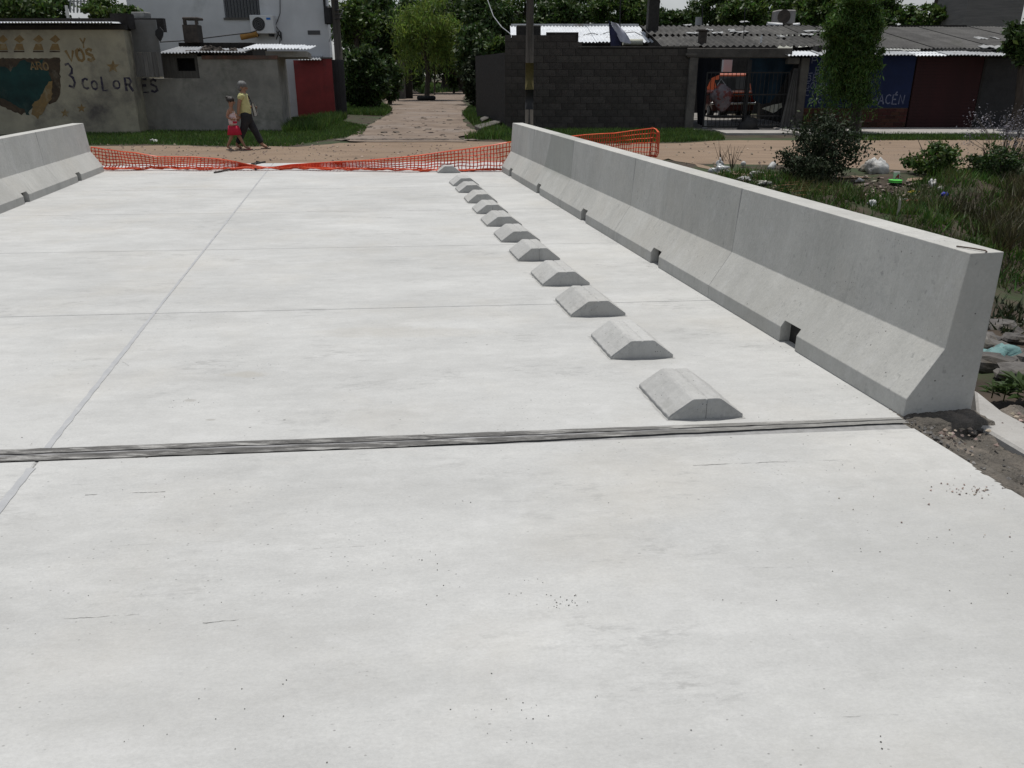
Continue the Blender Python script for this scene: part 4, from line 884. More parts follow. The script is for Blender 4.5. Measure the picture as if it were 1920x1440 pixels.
tw = thing('block_house', 'square grey block house rising behind the store roof at the right', 'house', P(1862, 60, 42))
hm = MB(); a = P(1811, 30, 42).x; b = P(1916, 30, 42).x; zt = P(1860, -30, 42).z; hm.box(a, b, 42, 46, 0, zt, .12); hm.build('wall', M('grey block face', (.19, .18, .17), (.14, .135, .128), 2, .95, .5, 6, stretch=(.4, .4, 6)), tw)
MB().box(a-.1, b+.1, 41.9, 46.1, zt+.002, zt+.12, .12).build('roof', mconc, tw)
# raised pavement in front of the store
pv = [G(1500, 249), G(1880, 249), G(1880, 254), G(1500, 254)]
structure(MB().hexa([(pv[3].x, pv[3].y, -.1), (pv[2].x+6, pv[2].y, -.1), (pv[2].x+6, YT-.04, -.1), (pv[3].x, YT-.04, -.1)], [(pv[3].x, pv[3].y, .07), (pv[2].x+6, pv[2].y, .07), (pv[2].x+6, YT-.04, .07), (pv[3].x, YT-.04, .07)]).build('pavement', M('pavement concrete', (.36, .34, .32), (.26, .25, .235), 2), bevel=.02))
structure(MB().box(P(1345, 245, 26).x, P(1500, 245, 26).x, 24.9, YB-.15, -.1, .03).build('driveway', MATS['pavement concrete']))

# ================================================================ carport contents
car = thing('parked_car', 'old orange hatchback parked nose-in behind the iron gate of the carport', 'car', (P(1378, 195, 34.300).x, 34.300, 0))
cxl, cxr = P(1336, 175, 34.300).x, P(1417, 175, 34.300).x; cm = (cxl+cxr)/2; hw = (cxr-cxl)/2; zt = P(1380, 137, 34.300).z; zw = P(1380, 171, 34.300).z; zl = P(1380, 182, 34.300).z
mor = M('orange car paint', (.40, .08, .03), (.32, .065, .026), 2, .35, 0, spec=.5)
m = MB()
secs = [(34.300, .94, .3, zw), (34.360, 1.0, .28, zw+.02), (35.400, 1.0, .26, zw+.04), (36.750, .98, .26, zw-.05)]
for (y, wf_, z0, z1) in secs:
    x = hw*wf_; m.v += [(cm-x*.92, y, z0), (cm+x*.92, y, z0), (cm+x, y, z0+.25), (cm+x*.97, y, z1-.08), (cm+x*.86, y, z1), (cm-x*.86, y, z1), (cm-x*.97, y, z1-.08), (cm-x, y, z0+.25)]
for a in range(3):
    for i in range(8): m.f.append((a*8+i, a*8+(i+1) % 8, a*8+8+(i+1) % 8, a*8+8+i))
m.f += [tuple(reversed(range(8))), tuple(range(24, 32))]
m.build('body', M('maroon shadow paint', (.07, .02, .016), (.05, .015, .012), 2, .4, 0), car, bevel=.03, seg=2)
MB().box(cm-hw*.93, cm+hw*.93, 34.262, 34.296, zl+.025, zw-.03).build('tailgate', mor, car, bevel=.012)
m = MB()
for (y, k, z) in ((34.380, .84, zw), (34.620, .70, zt-.05), (34.720, .66, zt), (35.700, .66, zt), (36.300, .82, zw)): m.v += [(cm-hw*k, y, z), (cm+hw*k, y, z)]
m.f = [(0, 1, 3, 2), (2, 3, 5, 4), (4, 5, 7, 6), (6, 7, 9, 8), (0, 2, 4, 6, 8), (1, 9, 7, 5, 3), (0, 8, 9, 1)]
m.build('cabin', mor, car, bevel=.04, seg=2)
mgl = M('car glass', (.10, .105, .11), (.07, .075, .08), 1, .12, 0, spec=.6)
nrm = .012
m = MB(); m.v = [(cm-hw*.76, 34.385-nrm*1.5+.03, zw+.06), (cm+hw*.76, 34.385-nrm*1.5+.03, zw+.06), (cm+hw*.66, 34.595-nrm, zt-.12), (cm-hw*.66, 34.595-nrm, zt-.12)]; m.f = [(0, 1, 2, 3)]; o = m.build('rear_window', mgl, car); sdm = o.modifiers.new('thick', 'SOLIDIFY'); sdm.thickness = .01
MB().box(cm-hw*.96, cm+hw*.96, 34.275, 34.298, .3, zl+.02).build('rear_panel', M('car dark panel', (.09, .03, .03), (.05, .02, .02), 6), car)
m = MB(); zb = P(1380, 194, 34.200).z; m.tube([(cm-hw*1.02, 34.360, zb), (cm-hw*.95, 34.220, zb), (cm+hw*.95, 34.220, zb), (cm+hw*1.02, 34.360, zb)], .045, 8); m.build('bumper', M('chrome bumper', (.6, .6, .6), (.45, .45, .45), 2, .25, 0, metal=.8), car, smooth=True)
for s in (-1, 1):
    MB().box(cm+s*hw*.87-.09, cm+s*hw*.87+.09, 34.270, 34.300, zl-.17, zl+.05).build('tail_light', M('tail light red', (.25, .02, .02), (.18, .015, .015), 4, .3, 0), car, bevel=.01)
    for yy in (34.850, 36.200):
        m = MB(); m.tube([(cm+s*(hw-.02), yy, .29), (cm+s*(hw-.2), yy, .29)], .29, 18); wt = m.build('wheel', M('tyre rubber', (.025, .025, .025), (.015, .015, .015), 9), car)
        m = MB(); m.tube([(cm+s*(hw-.01), yy, .29), (cm+s*(hw-.05), yy, .29)], .17, 14); m.build('rim', mgalv, wt)
mtarp = M('blue tarpaulin', (.006, .03, .055), (.004, .015, .028), 1.6, .7, .4, 6)
def hang(px, Y, amp, n=12):
    """cloth hung between an upper and a lower photo line"""
    m = MB(); up, lo = px
    for i in range(n+1):
        f = i/n
        u0 = np.interp(f, np.linspace(0, 1, len(up)), [p[0] for p in up]); v0 = np.interp(f, np.linspace(0, 1, len(up)), [p[1] for p in up])
        u1 = np.interp(f, np.linspace(0, 1, len(lo)), [p[0] for p in lo]); v1 = np.interp(f, np.linspace(0, 1, len(lo)), [p[1] for p in lo])
        for j in range(8):
            q = j/7; p = P(u0+(u1-u0)*q, v0+(v1-v0)*q, Y); m.v.append((p.x, Y+amp*math.sin(f*13+q*2.5)*(.4+.6*q), p.z))
    for i in range(n):
        for j in range(7): a = i*8+j; m.f.append((a, a+8, a+9, a+1))
    return m
o = tag(hang(([(1406, 109), (1489, 110)], [(1412, 186), (1428, 196), (1445, 192), (1462, 168), (1488, 124)]), 27.4, .07).build('blue_tarpaulin', mtarp, smooth=True), 'dark blue tarpaulin hung diagonally across the right half of the carport opening', 'tarpaulin')
o = tag(hang(([(1306, 109), (1352, 109)], [(1308, 232), (1318, 236), (1326, 150), (1350, 140)]), 27.5, .05).build('dark_tarpaulin', M('navy tarpaulin', (.006, .009, .017), (.004, .006, .01), 1.6, .8, .4), smooth=True), 'very dark tarpaulin hanging along the left post of the carport opening', 'tarpaulin')
o = tag(hang(([(1340, 150), (1378, 145)], [(1346, 172), (1380, 170)]), 27.6, .03).build('grey_cloth', M('grey cloth', (.06, .06, .063), (.04, .04, .042), 3, .9, .2), smooth=True), 'grey cloth sheet draped on the gate in front of the orange car', 'cloth')
b = P(1353, 183, 26.75); bt = thing('hanging_bag', 'clear plastic bag of red and white things hanging on the gate bars', 'bag', b)
m = MB(); k = 0
for i in range(11):
    f = i/10; v = 157+f*52; wv_ = [.06, .16, .27, .33, .35, .34, .31, .27, .22, .15, .05][i]; p = P(1353, v, 26.75)
    for j in range(14):
        a = 2*math.pi*j/14; m.v.append((p.x+wv_*math.cos(a)*(1+.13*math.sin(3*a+i)), 26.72+wv_*.55*math.sin(a)*(1+.1*math.sin(4*a+i*2)), p.z))
    if i: m.f += [((i-1)*14+j, (i-1)*14+(j+1) % 14, i*14+(j+1) % 14, i*14+j) for j in range(14)]
m.build('body', M('bag of rags', (.16, .14, .155), (.08, .065, .075), 6, .5, .4, 7, c3=(.10, .022, .02), s3=4.5, t3=(.48, .54)), bt, smooth=True)
MB().tube([P(1345, 160, 26.75), P(1352, 148, 26.85), P(1361, 160, 26.75)], .015, 5).build('handle', M('bag handle', (.3, .3, .3), (.2, .2, .2), 5), bt)
m = hang(([(1429, 203), (1447, 197), (1466, 193)], [(1429, 204), (1450, 212), (1467, 201)]), 27.1, .05); o = m.build('white_sack', M('white sack', (.5, .5, .44), (.35, .35, .3), 3, .9, .2), smooth=True); tag(o, 'pale sack slung below the blue tarpaulin in the carport opening', 'sack')
lp = thing('leaning_sheet', 'grey corrugated sheet leaning against the right carport post', 'sheet', P(1480, 243, 26.8))
m = MB(); qa = [P(1489, 128, 26.9), P(1497, 128, 26.9), P(1488, 244, 26.6), P(1461, 244, 26.6)]; n = 24
for i in range(n+1):
    f = i/n; t_, b_ = qa[0].lerp(qa[1], f), qa[3].lerp(qa[2], f); c = .02*math.cos(i*2*math.pi/6); m.v += [(t_.x, t_.y+c, t_.z), (b_.x, b_.y+c, b_.z)]
    if i: k = 2*i; m.f.append((k-2, k, k+1, k-1))
o = m.build('sheet', M('old grey sheet', (.09, .087, .082), (.06, .057, .055), 3, .8, .2), lp); sdm = o.modifiers.new('thick', 'SOLIDIFY'); sdm.thickness = .006
ig = thing('iron_gate', 'black iron bar gate across the carport opening', 'gate', P(1400, 245, 26.93))
yg = 26.93; zg = P(1400, 136, yg).z; gx0, gx1 = P(1322, 190, yg).x, P(1476, 190, yg).x
for z in (.1, .42, zg*.62, zg): MB().box(gx0, gx1, yg-.015, yg+.015, z-.02, z+.02).build('rail', mblack, ig)
for k in range(21):
    x = gx0+(gx1-gx0)*k/20; MB().tube([(x, yg, .08), (x, yg, zg)], .010 if k % 10 else .03, 6).build('bar', mblack, ig)
m = MB(); WB(m, 1396, 1404, 112, 246, 26.96, .1, 0, 0); m.build('post', mblack, ig)
tag(MB().blob(P(1403, 238, 26.6), (.3, .2, .28), 3, .3, flat=-.27).build('black_sack', mblack, smooth=True), 'black sack slumped at the foot of the iron gate', 'sack')
tag(MB().box(P(1317, 240, 27.3).x, P(1325, 240, 27.3).x, 27.25, 27.3, 0.013, .26).build('pale_board', mscrap), 'small pale board standing on the carport floor at the left post', 'board')
st_ = MB().box(P(1412, 240, 28.5).x, P(1478, 240, 28.5).x, 28.0, 31.5, .013, .1).build('sunlit_floor_pad', MATS['pavement concrete']); tag(st_, 'pale pad standing for the sunlit yard floor behind the iron bars', 'pad')  # pale pad carries the sunlit look of the yard floor in its colour

# ================================================================ grass, hedges, trees
def inpoly(pts, n):
    X = np.array([p[0] for p in pts]); Yy = np.array([p[1] for p in pts]); out_ = []
    while len(out_) < n:
        c = np.stack([RNG.uniform(X.min(), X.max(), n*2), RNG.uniform(Yy.min(), Yy.max(), n*2)], 1)
        ins = np.zeros(len(c), bool); j = len(pts)-1
        for i in range(len(pts)):
            cond = ((Yy[i] > c[:, 1]) != (Yy[j] > c[:, 1])) & (c[:, 0] < (X[j]-X[i])*(c[:, 1]-Yy[i])/(Yy[j]-Yy[i]+1e-12)+X[i]); ins ^= cond; j = i
        out_ += list(c[ins])
    return np.array(out_[:n])
def mleaf(name, c1, c2, var=.35, hue=.03, tr=.25, rough=.55): return M(name, c1, c2, 1.2, rough, 0, per=('island', var, hue), trans=tr, spec=.35)
mgrass = mleaf('grass blades', (.085, .15, .028), (.045, .085, .018), .4, .03)
mdry = mleaf('dry grass', (.12, .105, .045), (.06, .07, .026), .45, .03)
def grass(name, label, pxs, n, h, w_, mt=mgrass, world=None, lean=.35, clump=0):
    pts = world or [(G(u, v).x, G(u, v).y) for u, v in pxs]
    c = inpoly(pts, n if not clump else max(8, n//clump))
    if clump: c = np.repeat(c, clump, 0)+RNG.normal(size=(len(c)*clump, 2))*.07
    z = np.array([hgt(x, y) for x, y in c])+.0
    z = np.where(z > -.06, np.maximum(z, -.01), z)
    V = blades(np.column_stack([c, z]), h, w_, lean)
    o = quads_mesh(name, V, [mt]); return stuff(o, label, 'grass')
grass('grass', 'green grass strip at the foot of the mural and shack walls', [(120, 250), (300, 246), (528, 246), (560, 232), (624, 224), (690, 238), (680, 252), (600, 264), (540, 274), (420, 274), (300, 270), (120, 272)], 26000, .085, .026)
grass('grass', 'taller weeds growing against the red shed', [(530, 250), (556, 232), (625, 221), (650, 222), (600, 246)], 5000, .3, .045)
grass('grass', 'grass patch below the hedge on the left of the alley', [(648, 214), (650, 198), (716, 198), (735, 208), (720, 217)], 8000, .25, .06)
grass('grass', 'grass bank on the right of the alley beside the block wall', [(868, 215), (880, 203), (944, 195), (946, 240), (960, 260), (872, 262), (905, 250), (890, 238)], 14000, .2, .05)
grass('grass', 'grass strip along the foot of the dark block wall', [(940, 262), (950, 246), (1290, 245), (1345, 252), (1360, 262), (1280, 266), (1120, 268), (960, 267)], 16000, .13, .03)
grass('grass', 'grass verge before the store pavement', [(1540, 256), (1625, 252), (1880, 254), (1900, 262), (1620, 263)], 8000, .1, .03)
grass('grass', 'far grass along the alley under the trees', [(770, 165), (800, 158), (850, 158), (860, 172), (790, 176)], 5000, .5, .14)
grass('grass', 'bright far grass beyond the dark trunks', [(850, 162), (855, 154), (900, 154), (890, 166)], 3000, .5, .16)
# creek bank growth (right)
bank = [(4.0, 15.0), (5.2, 14.6), (6.2, 13.6), (7.5, 14.6), (9.5, 15.2), (14, 15.8), (14, 9.0), (9, 8.6), (6.0, 9.4), (4.6, 10.2), (3.4, 11.5), (2.4, 13.5)]
grass('bank_grass', 'green grass clumps on the creek bank behind the right-hand barriers', None, 32000, .14, .022, mleaf('bank green', (.075, .145, .022), (.04, .08, .014), .5, .035), bank, .5, 14)
grass('bank_grass', 'dry brown grass tufts over the creek bank behind the barriers', None, 10000, .22, .014, mdry, bank, .6, 22)
grass('bank_grass', 'tall dark dry grass at the right edge of the creek bank', None, 9000, .34, .02, mleaf('dark dry grass', (.075, .062, .03), (.035, .04, .017), .45, .03), [(6.6, 12.5), (9, 14.2), (12, 14.6), (12, 10.2), (8, 9.9), (6.4, 10.4)], .6, 26)
grass('bank_grass', 'dark low weeds in the creek bed behind the barriers', None, 4000, .10, .03, mleaf('low weeds', (.03, .045, .016), (.022, .03, .014), .4, .03), [(2.6, 12), (4.6, 9.6), (7, 8.4), (11, 7.6), (11, 6.6), (5.5, 6.8), (3.4, 9)], .5, 12)
mL1 = mleaf('dark foliage', (.046, .084, .018), (.025, .048, .012), .55, .03, .28)
mL2 = mleaf('mid foliage', (.072, .125, .024), (.04, .072, .015), .55, .035, .36)
mL3 = mleaf('light foliage', (.165, .235, .04), (.09, .14, .026), .5, .03, .45)
mL4 = mleaf('shiny dark leaves', (.034, .05, .02), (.02, .03, .014), .5, .04, .15, .75)
mbark = M('bark', (.075, .06, .048), (.04, .033, .027), 5, .95, .6, stretch=(3, 3, .5))
def rad(u, v, ru, rv, Y):
    a = P(u, v, Y); return a, ((P(u+ru, v, Y)-a).length, (P(u+ru, v, Y)-a).length*.9, abs(P(u, v-rv, Y).z-a.z))
def ptree(name, label, u, v, ru, rv, Y, n, leaf, lm, tr=.15, cat='tree', gz=-.03, ub=None, **k):
    c, r = rad(u, v, ru, rv, Y); b = Vector(((P(ub, v, Y).x if ub else c.x), Y, gz)); return tree(name, label, b, c, r, n, leaf, lm, mbark, tr, cat, **k)
gt = 'trees filling the background'
ptree('alley_tree', 'dense dark tree behind the white house and utility pole, left side of the alley', 705, 62, 62, 66, 66, 9000, .4, mL1, .3, group=gt, clumps=60, spread=.17)
ptree('alley_tree', 'dark tree behind the light green one, on the left of the alley', 742, 70, 52, 74, 84, 8000, .45, mL1, .35, group=gt, clumps=50)
ptree('alley_tree', 'lighter topped tree rising behind the hedge, next to the transformer pole', 668, 40, 42, 42, 52, 6000, .3, mL2, .2, group=gt)
ptree('alley_tree', 'big dark tree with thick trunk behind the light green tree', 832, 60, 80, 76, 92, 11000, .5, mL1, .75, group=gt, clumps=60, ub=838)
ptree('alley_tree', 'second dark tree with thick trunk, right of the biggest one', 872, 50, 62, 80, 96, 9000, .5, mL1, .7, group=gt, clumps=50, ub=858)
ptree('alley_tree', 'dark leafy tree leaning over the right side of the alley', 915, 50, 50, 62, 58, 8000, .32, mL1, .3, group=gt, ub=934)
ptree('alley_tree', 'tall dark trees far down at the end of the alley', 800, 80, 150, 60, 150, 6000, 1.2, mL1, .5, group=gt, clumps=60)
bgt = [(985, 18, 62, 44, 62, mL2, 'mid green tree behind the left end of the bright metal roof'), (1050, 30, 48, 32, 55, mL1, 'dark low tree just behind the ridge of the bright metal roof'), (1095, 14, 56, 42, 70, mL1, 'dark tree behind the middle of the bright metal roof'), (1160, 22, 50, 38, 60, mL2, 'mid green tree behind the hanging cloth mast'), (1205, 24, 40, 30, 66, mL1, 'dark tree beside the tall dark chimney'),
       (1268, 38, 44, 20, 56, mL1, 'low dark tree under the patch of sky right of the tall chimney'), (1345, 14, 46, 42, 64, mL1, 'dark tree behind the antenna mast by the small pale box'), (1395, 26, 44, 34, 58, mL2, 'mid green tree behind the middle of the grey roof'), (1440, 6, 50, 44, 66, mL2, 'bright tree behind the water tank, to its left'), (1500, 16, 52, 42, 60, mL2, 'mid green tree behind the water tank, to its right'), (1560, 18, 50, 42, 52, mL2, 'mid green tree behind the drooping store tree'), (1640, 24, 42, 36, 56, mL1, 'dark tree just right of the drooping store tree')]
for i, (u, v, ru, rv, Y, lm, l) in enumerate(bgt): ptree('background_tree', l, u, v, ru, rv, Y, 6500, .30, lm, .22, group=gt, clumps=70, spread=.15)
ptree('round_shrub', 'rounded bright green shrub showing over the store roof', 1742, 32, 58, 22, 46, 4500, .26, mL2, .15, cat='shrub', clumps=60, spread=.13)
for (u, l) in ((1752, 'dark trunk rising over the round shrub, left one of two'), (1786, 'dark trunk rising over the round shrub, right one of two')):
    a = P(u, 20, 56); t = thing('tall_tree', l, 'tree', (a.x, 56, 0)); MB().tube([(a.x, 56, -.1), (a.x+.1, 56, 5.6), (a.x+.3, 56, 9)], [.35, .22, .15], 8).build('trunk', mbark, t, smooth=True)
    V = leaf_faces(crown_points((a.x+.3, 56, 10.5), (3, 3, 2.6), 2500, 40), .45)-np.array((a.x, 56, 0)); quads_mesh('crown', V, [mL1], t)
ptree('edge_tree', 'dark green tree overhanging the store roof at the right edge', 1925, 78, 36, 44, 25.8, 4500, .2, mL1, .12, ub=1935)
ptree('roof_shrub', 'yellowish green bush growing over the mural building, far left', 35, 16, 58, 26, 33, 4500, .2, mL2, .1, cat='shrub', clumps=50)
ptree('roof_shrub', 'very dark bush in the middle of the mural building roofline', 98, 16, 34, 26, 35, 3000, .2, mL1, .1, cat='shrub')
ptree('roof_shrub', 'green bush over the mural building next to the white house', 207, 20, 42, 20, 32, 3500, .18, mL2, .1, cat='shrub')
fc = thing('picket_railing', 'thin pale railing between the bushes above the mural building', 'railing', P(150, 20, 34))
for k in range(7): MB().tube([P(132+k*6.5, 24, 34), P(132+k*6.5, -8, 34)], .03, 5).build('bar', mgalv, fc)
MB().tube([P(128, 2, 34), P(174, 2, 34)], .03, 5).build('rail', mgalv, fc)
tag(MB().tube([P(128, 34, 31), P(124, 10, 31)], .05, 6).build('white_post', mac), 'short white leaning post above the mural building roof', 'post')
ptree('alley_bush', 'dark bush filling the gap between the transformer pole and the tall hedge', 655, 152, 26, 62, 47, 5000, .28, mL1, .1, cat='bush', clumps=60, spread=.17, low=-.95)
ptree('alley_tree', 'low dark tree crowding the left of the alley behind the gate pillar', 762, 118, 36, 48, 72, 6000, .42, mL1, .25, group=gt, clumps=50, low=-.8)
ptree('alley_tree', 'low dark tree overhanging the right of the alley beside the short dark wall', 893, 96, 36, 46, 50, 6000, .3, mL1, .2, group=gt, clumps=50, low=-.8)
ptree('alley_tree', 'wide dark canopy shading the far end of the alley behind the slim tree', 830, 104, 76, 36, 80, 8000, .45, mL1, .3, group=gt, clumps=60, low=-.6, ub=876)
# willow like tree in the alley, in a ring of tyres
b = G(800, 188); c, r = rad(800, 55, 58, 66, b.y)
tree('willow', 'light green drooping young tree with a slim trunk standing in the middle of the alley', b, c, r, 7000, .32, mL3, mbark, .16, 'tree', 1.2, 44, .2, aspect=.2, extra=drooping_strands(c, r, 230, 26, .34, 2.9, .16))
tag(MB().tube([(b.x+.5*math.cos(a), b.y+.5*math.sin(a)-.2, .16) for a in np.linspace(0, 6.28, 24)], .16, 8, False).build('tyre_ring', M('tyre rubber', (.025, .025, .025)), smooth=True), 'dark ring of tyre rubber on the ground around the slim alley tree', 'tyre')
tag(MB().tube([P(815, 178, 60), P(815, 122, 60)], .06, 6).build('thin_stake', mbark, smooth=True), 'thin stake standing right beside the slim alley tree', 'stake')
# hedge, pillar, bushes
ptree('hedge', 'tall dark overgrown hedge on the left corner of the alley', 688, 148, 38, 58, 41, 9000, .26, mL1, .15, cat='hedge', clumps=90, spread=.15, low=-.95)
ptree('hedge', 'lower dark hedge with pale flowers further up the left side of the alley', 728, 150, 24, 40, 50, 5000, .28, mL1, .12, cat='hedge', clumps=60, spread=.16)
gp_ = thing('gate_pillar', 'grey gate pillar on the left of the alley between the hedge and the trees', 'pillar', P(748, 166, 62)); m = MB(); WB(m, 739, 757, 116, 166, 62, .7, 0, -.05); m.build('shaft', mconc, gp_); m = MB(); WB(m, 737, 759, 112, 116, 61.95, .8); m.build('cap', mconc, gp_)
tag(WB(MB(), 757, 772, 126, 166, 63, .3, 0, -.05).build('side_wall', mmort), 'dark wall stub joined to the grey gate pillar in the alley', 'wall')
ptree('alley_bush', 'dark bush with pale dry twigs on the right side of the alley', 893, 150, 22, 50, 42, 6000, .24, mL4, .12, cat='bush', clumps=70, spread=.17, low=-.95)
ptree('alley_bush', 'small round green bush at the foot of the thick dark trunks', 850, 153, 11, 13, 80, 1500, .3, mL2, .1, cat='bush')
ptree('vine', 'leafy vine spilling over the dark wall beside the stepped block wall', 934, 88, 20, 18, 33, 3500, .17, mL2, .06, cat='vine')
m = MB(); WB(m, 914, 946, 102, 206, 33.5, 3, SL, -.05); tag(m.build('alley_wall', mmort), 'short dark wall on the right of the alley behind the stepped block wall', 'wall')
m = MB(); WB(m, 868, 914, 108, 148, 110, .6); tag(m.build('far_house', mwhite), 'pale far house glimpsed beyond the alley trees', 'house')
# store tree: drooping
b = G(1603, 250); c, r = rad(1601, 70, 43, 82, b.y-.3); mstree = mleaf('store tree leaves', (.07, .135, .024), (.04, .08, .015), .5, .03, .35); V = drooping_strands((c.x, c.y, c.z-.1), r, 190, 34, .15, 1.9, .2)
V2_ = drooping_strands((c.x, c.y-.1, c.z-1.1), (r[0]*.72, r[1]*.6, r[2]*.45), 90, 26, .14, 1.2, .2)
lump = []
for (u_, v_, ru_, rv_, n_) in ((1568, 52, 26, 22, 1500), (1636, 40, 24, 26, 1500), (1560, 112, 18, 20, 700), (1640, 112, 20, 22, 900), (1585, 165, 30, 24, 1100), (1618, 178, 24, 18, 800), (1612, -10, 40, 24, 1800)):
    c_, r_ = rad(u_, v_, ru_, rv_, b.y-.3+random.uniform(-.3, .3)); lump.append(leaf_faces(crown_points(c_, r_, n_, 16, .25), .14, .25, .9))
V = np.concatenate([V]+lump)
tree('store_tree', 'drooping dark green tree in front of the blue store wall', b, c, r, 14000, .14, mstree, mbark, .15, 'tree', .9, 70, .19, aspect=.25, extra=np.concatenate([V, V2_]))
# bushes on the bank
def bush(label, u, v, rx, rz, n, leaf, lm, cl=60, name='bush', stems=12, h0=0.0):
    p = GT(u, v); t = thing(name, label, 'bush', p); m = MB()
    for i in range(stems):
        a = random.uniform(0, 6.28); q = random.uniform(.3, .95); m.tube([p+Vector((0, 0, -.05)), p+Vector((math.cos(a)*rx*.4*q, math.sin(a)*rx*.3*q, rz*.9)), p+Vector((math.cos(a)*rx*q, math.sin(a)*rx*.7*q, rz*random.uniform(1.1, 1.9)))], [.015, .01, .004], 4)
    m.build('stems', mbark, t)
    pts = crown_points((p.x, p.y, p.z+rz*.95+h0), (rx, rx*.75, rz), n, cl, .17, .45, low=-.95); pts[:, 2] = np.maximum(pts[:, 2], p.z+.02)
    quads_mesh('leaves', leaf_faces(pts, leaf, .5)-np.array(p), [lm], t); return p
bush('large dark leafy bush with a thin spreading crown standing on the creek bank', 1550, 338, .66, .60, 5200, .07, mL4, 90)
bush('low dark bush leaning against the left of the large bank bush', 1508, 345, .50, .34, 3200, .06, mL4, 60)
bush('bright green leafy bush on the bank right of the green lid', 1745, 330, .50, .34, 2800, .085, mL2, 50)
p = GT(1880, 325); t = thing('dry_weed', 'tall dry weed clump with grey lilac seed heads at the right edge', 'weed', p); m = MB(); hd = []
for i in range(70):
    a = random.uniform(0, 6.28); q = random.uniform(0, 1)**.7; h = random.uniform(.5, 1.05); e = p+Vector((math.cos(a)*.8*q, math.sin(a)*.5*q, h)); m.tube([p+Vector((math.cos(a)*.3*q, math.sin(a)*.2*q, -.05)), p.lerp(e, .6)+Vector((0, 0, .08)), e], [.006, .004, .003], 3, False); hd.append(e)
m.build('stalks', M('dry stalk', (.13, .11, .085), (.08, .07, .055), 5), t)
H = np.repeat(np.array(hd), 26, 0)+RNG.normal(size=(70*26, 3))*np.array([.07, .07, .09]); quads_mesh('seed_heads', leaf_faces(H, .035, .6)-np.array(p), [mleaf('lilac seed', (.22, .21, .25), (.12, .11, .12), .5, .03, .1)], t)
bush('dark low shrub at the foot of the dry weed clump', 1868, 335, .55, .3, 2600, .07, mL1, 50)
for k, (u, v) in enumerate(((1372, 330), (1352, 322))):
    p = GT(u, v-10); m = MB()
    for i in range(9): a = random.uniform(0, 6.28); m.tube([p, p+Vector((math.cos(a)*.1, 0, .2)), p+Vector((math.cos(a)*.25, math.sin(a)*.1, random.uniform(.25, .5)))], [.007, .005, .002], 4)
    tag(m.build('dead_twig', mbark), ['bare dead twigs sticking up at the road edge behind the barrier', 'smaller bare twigs left of the first at the road edge'][k], 'twig')
# leafy plants by the ledge
for k, (u, v, s_) in enumerate(((1858, 752, .10), (1880, 758, .13), (1905, 752, .14), (1918, 765, .13), (1893, 735, .1))):
    p = GT(u, v); p.z += .02; t = thing('leafy_plant', ['small glossy plant touching the concrete ledge, leftmost of its row', 'glossy leafy plant second from the left beside the concrete ledge', 'large glossy leafy plant above the concrete ledge near the edge of the photo', 'glossy leafy plant cut by the right edge of the photo', 'small glossy plant behind the others, under the teal bag'][k], 'plant', p, 'leafy plants beside the ledge')
    m = MB(); m.tube([p, p+Vector((0, 0, s_*.8))], .004, 5); m.build('stem', mL2, t)
    for i in range(16):
        a = i*2.4; el = random.uniform(.1, .9); d = Vector((math.cos(a)*math.cos(el), math.sin(a)*math.cos(el), math.sin(el))); s0 = p+Vector((0, 0, s_*(.3+.5*i/16))); L = s_*random.uniform(.7, 1.1); sd_ = Vector((-math.sin(a), math.cos(a), 0))*L*.16
        q = MB(); mid = s0+d*L*.5+Vector((0, 0, L*.08)); q.add([s0, mid+sd_, s0+d*L-Vector((0, 0, L*.15)), mid-sd_], [(0, 1, 2, 3)]); q.build('leaf', mleaf('glossy leaf', (.05, .10, .03), (.035, .07, .022), .4, .03, .2, .4), t)

# ================================================================ near right: dirt, ledge, stones, rubbish
mnd = M('dark gritty soil', (.135, .122, .105), (.07, .064, .056), 6, .95, 1.0, 9, c3=(.19, .165, .14), s3=2.5, t3=(.5, .6), bscale=60)
dp = [B(.01, .02), B(-.28, .06), B(-.42, .2), B(-.55, .1), B(-1.2, -.4), B(-1.2, -2.6), B(.1, -1.6), B(.13, -.95), B(.10, -.62), B(.05, -.35), B(.03, -.12)]
bm = bmesh.new(); NXg = 60
dm = MB(); nX, nY = 130, 170
for j in range(nY+1):
    for i in range(nX+1):
        t = .16-1.5*i/nX; s = .12-2.8*j/nY; p = B(t, s); edge = .05*max(0, min(1, (-s-.25)/.5))+.007*math.sin(s*17)+.007*math.sin(s*41+1)+.004*math.sin(s*97)+.005*math.sin(s*171+2)
        z = -.03+.012*math.sin(p.x*13+p.y*9)+.01*math.sin(p.x*31-p.y*27)+random.uniform(-.006, .006)
        if t > edge-.02: z = .0025 if t < edge+.01 else -.02
        elif t > -.02: z = .005+random.uniform(0, .006)
        elif s > -.14 and t > -.395: z = .012+random.uniform(0, .008)
        dm.v.append((p.x, p.y, z))
dm.f = [(j*(nX+1)+i, (j+1)*(nX+1)+i, (j+1)*(nX+1)+i+1, j*(nX+1)+i+1) for j in range(nY) for i in range(nX)]
stuff(dm.build('loose_soil', mnd, smooth=True), 'dark gritty soil heaped along the slab edge by the nearest barrier', 'soil')
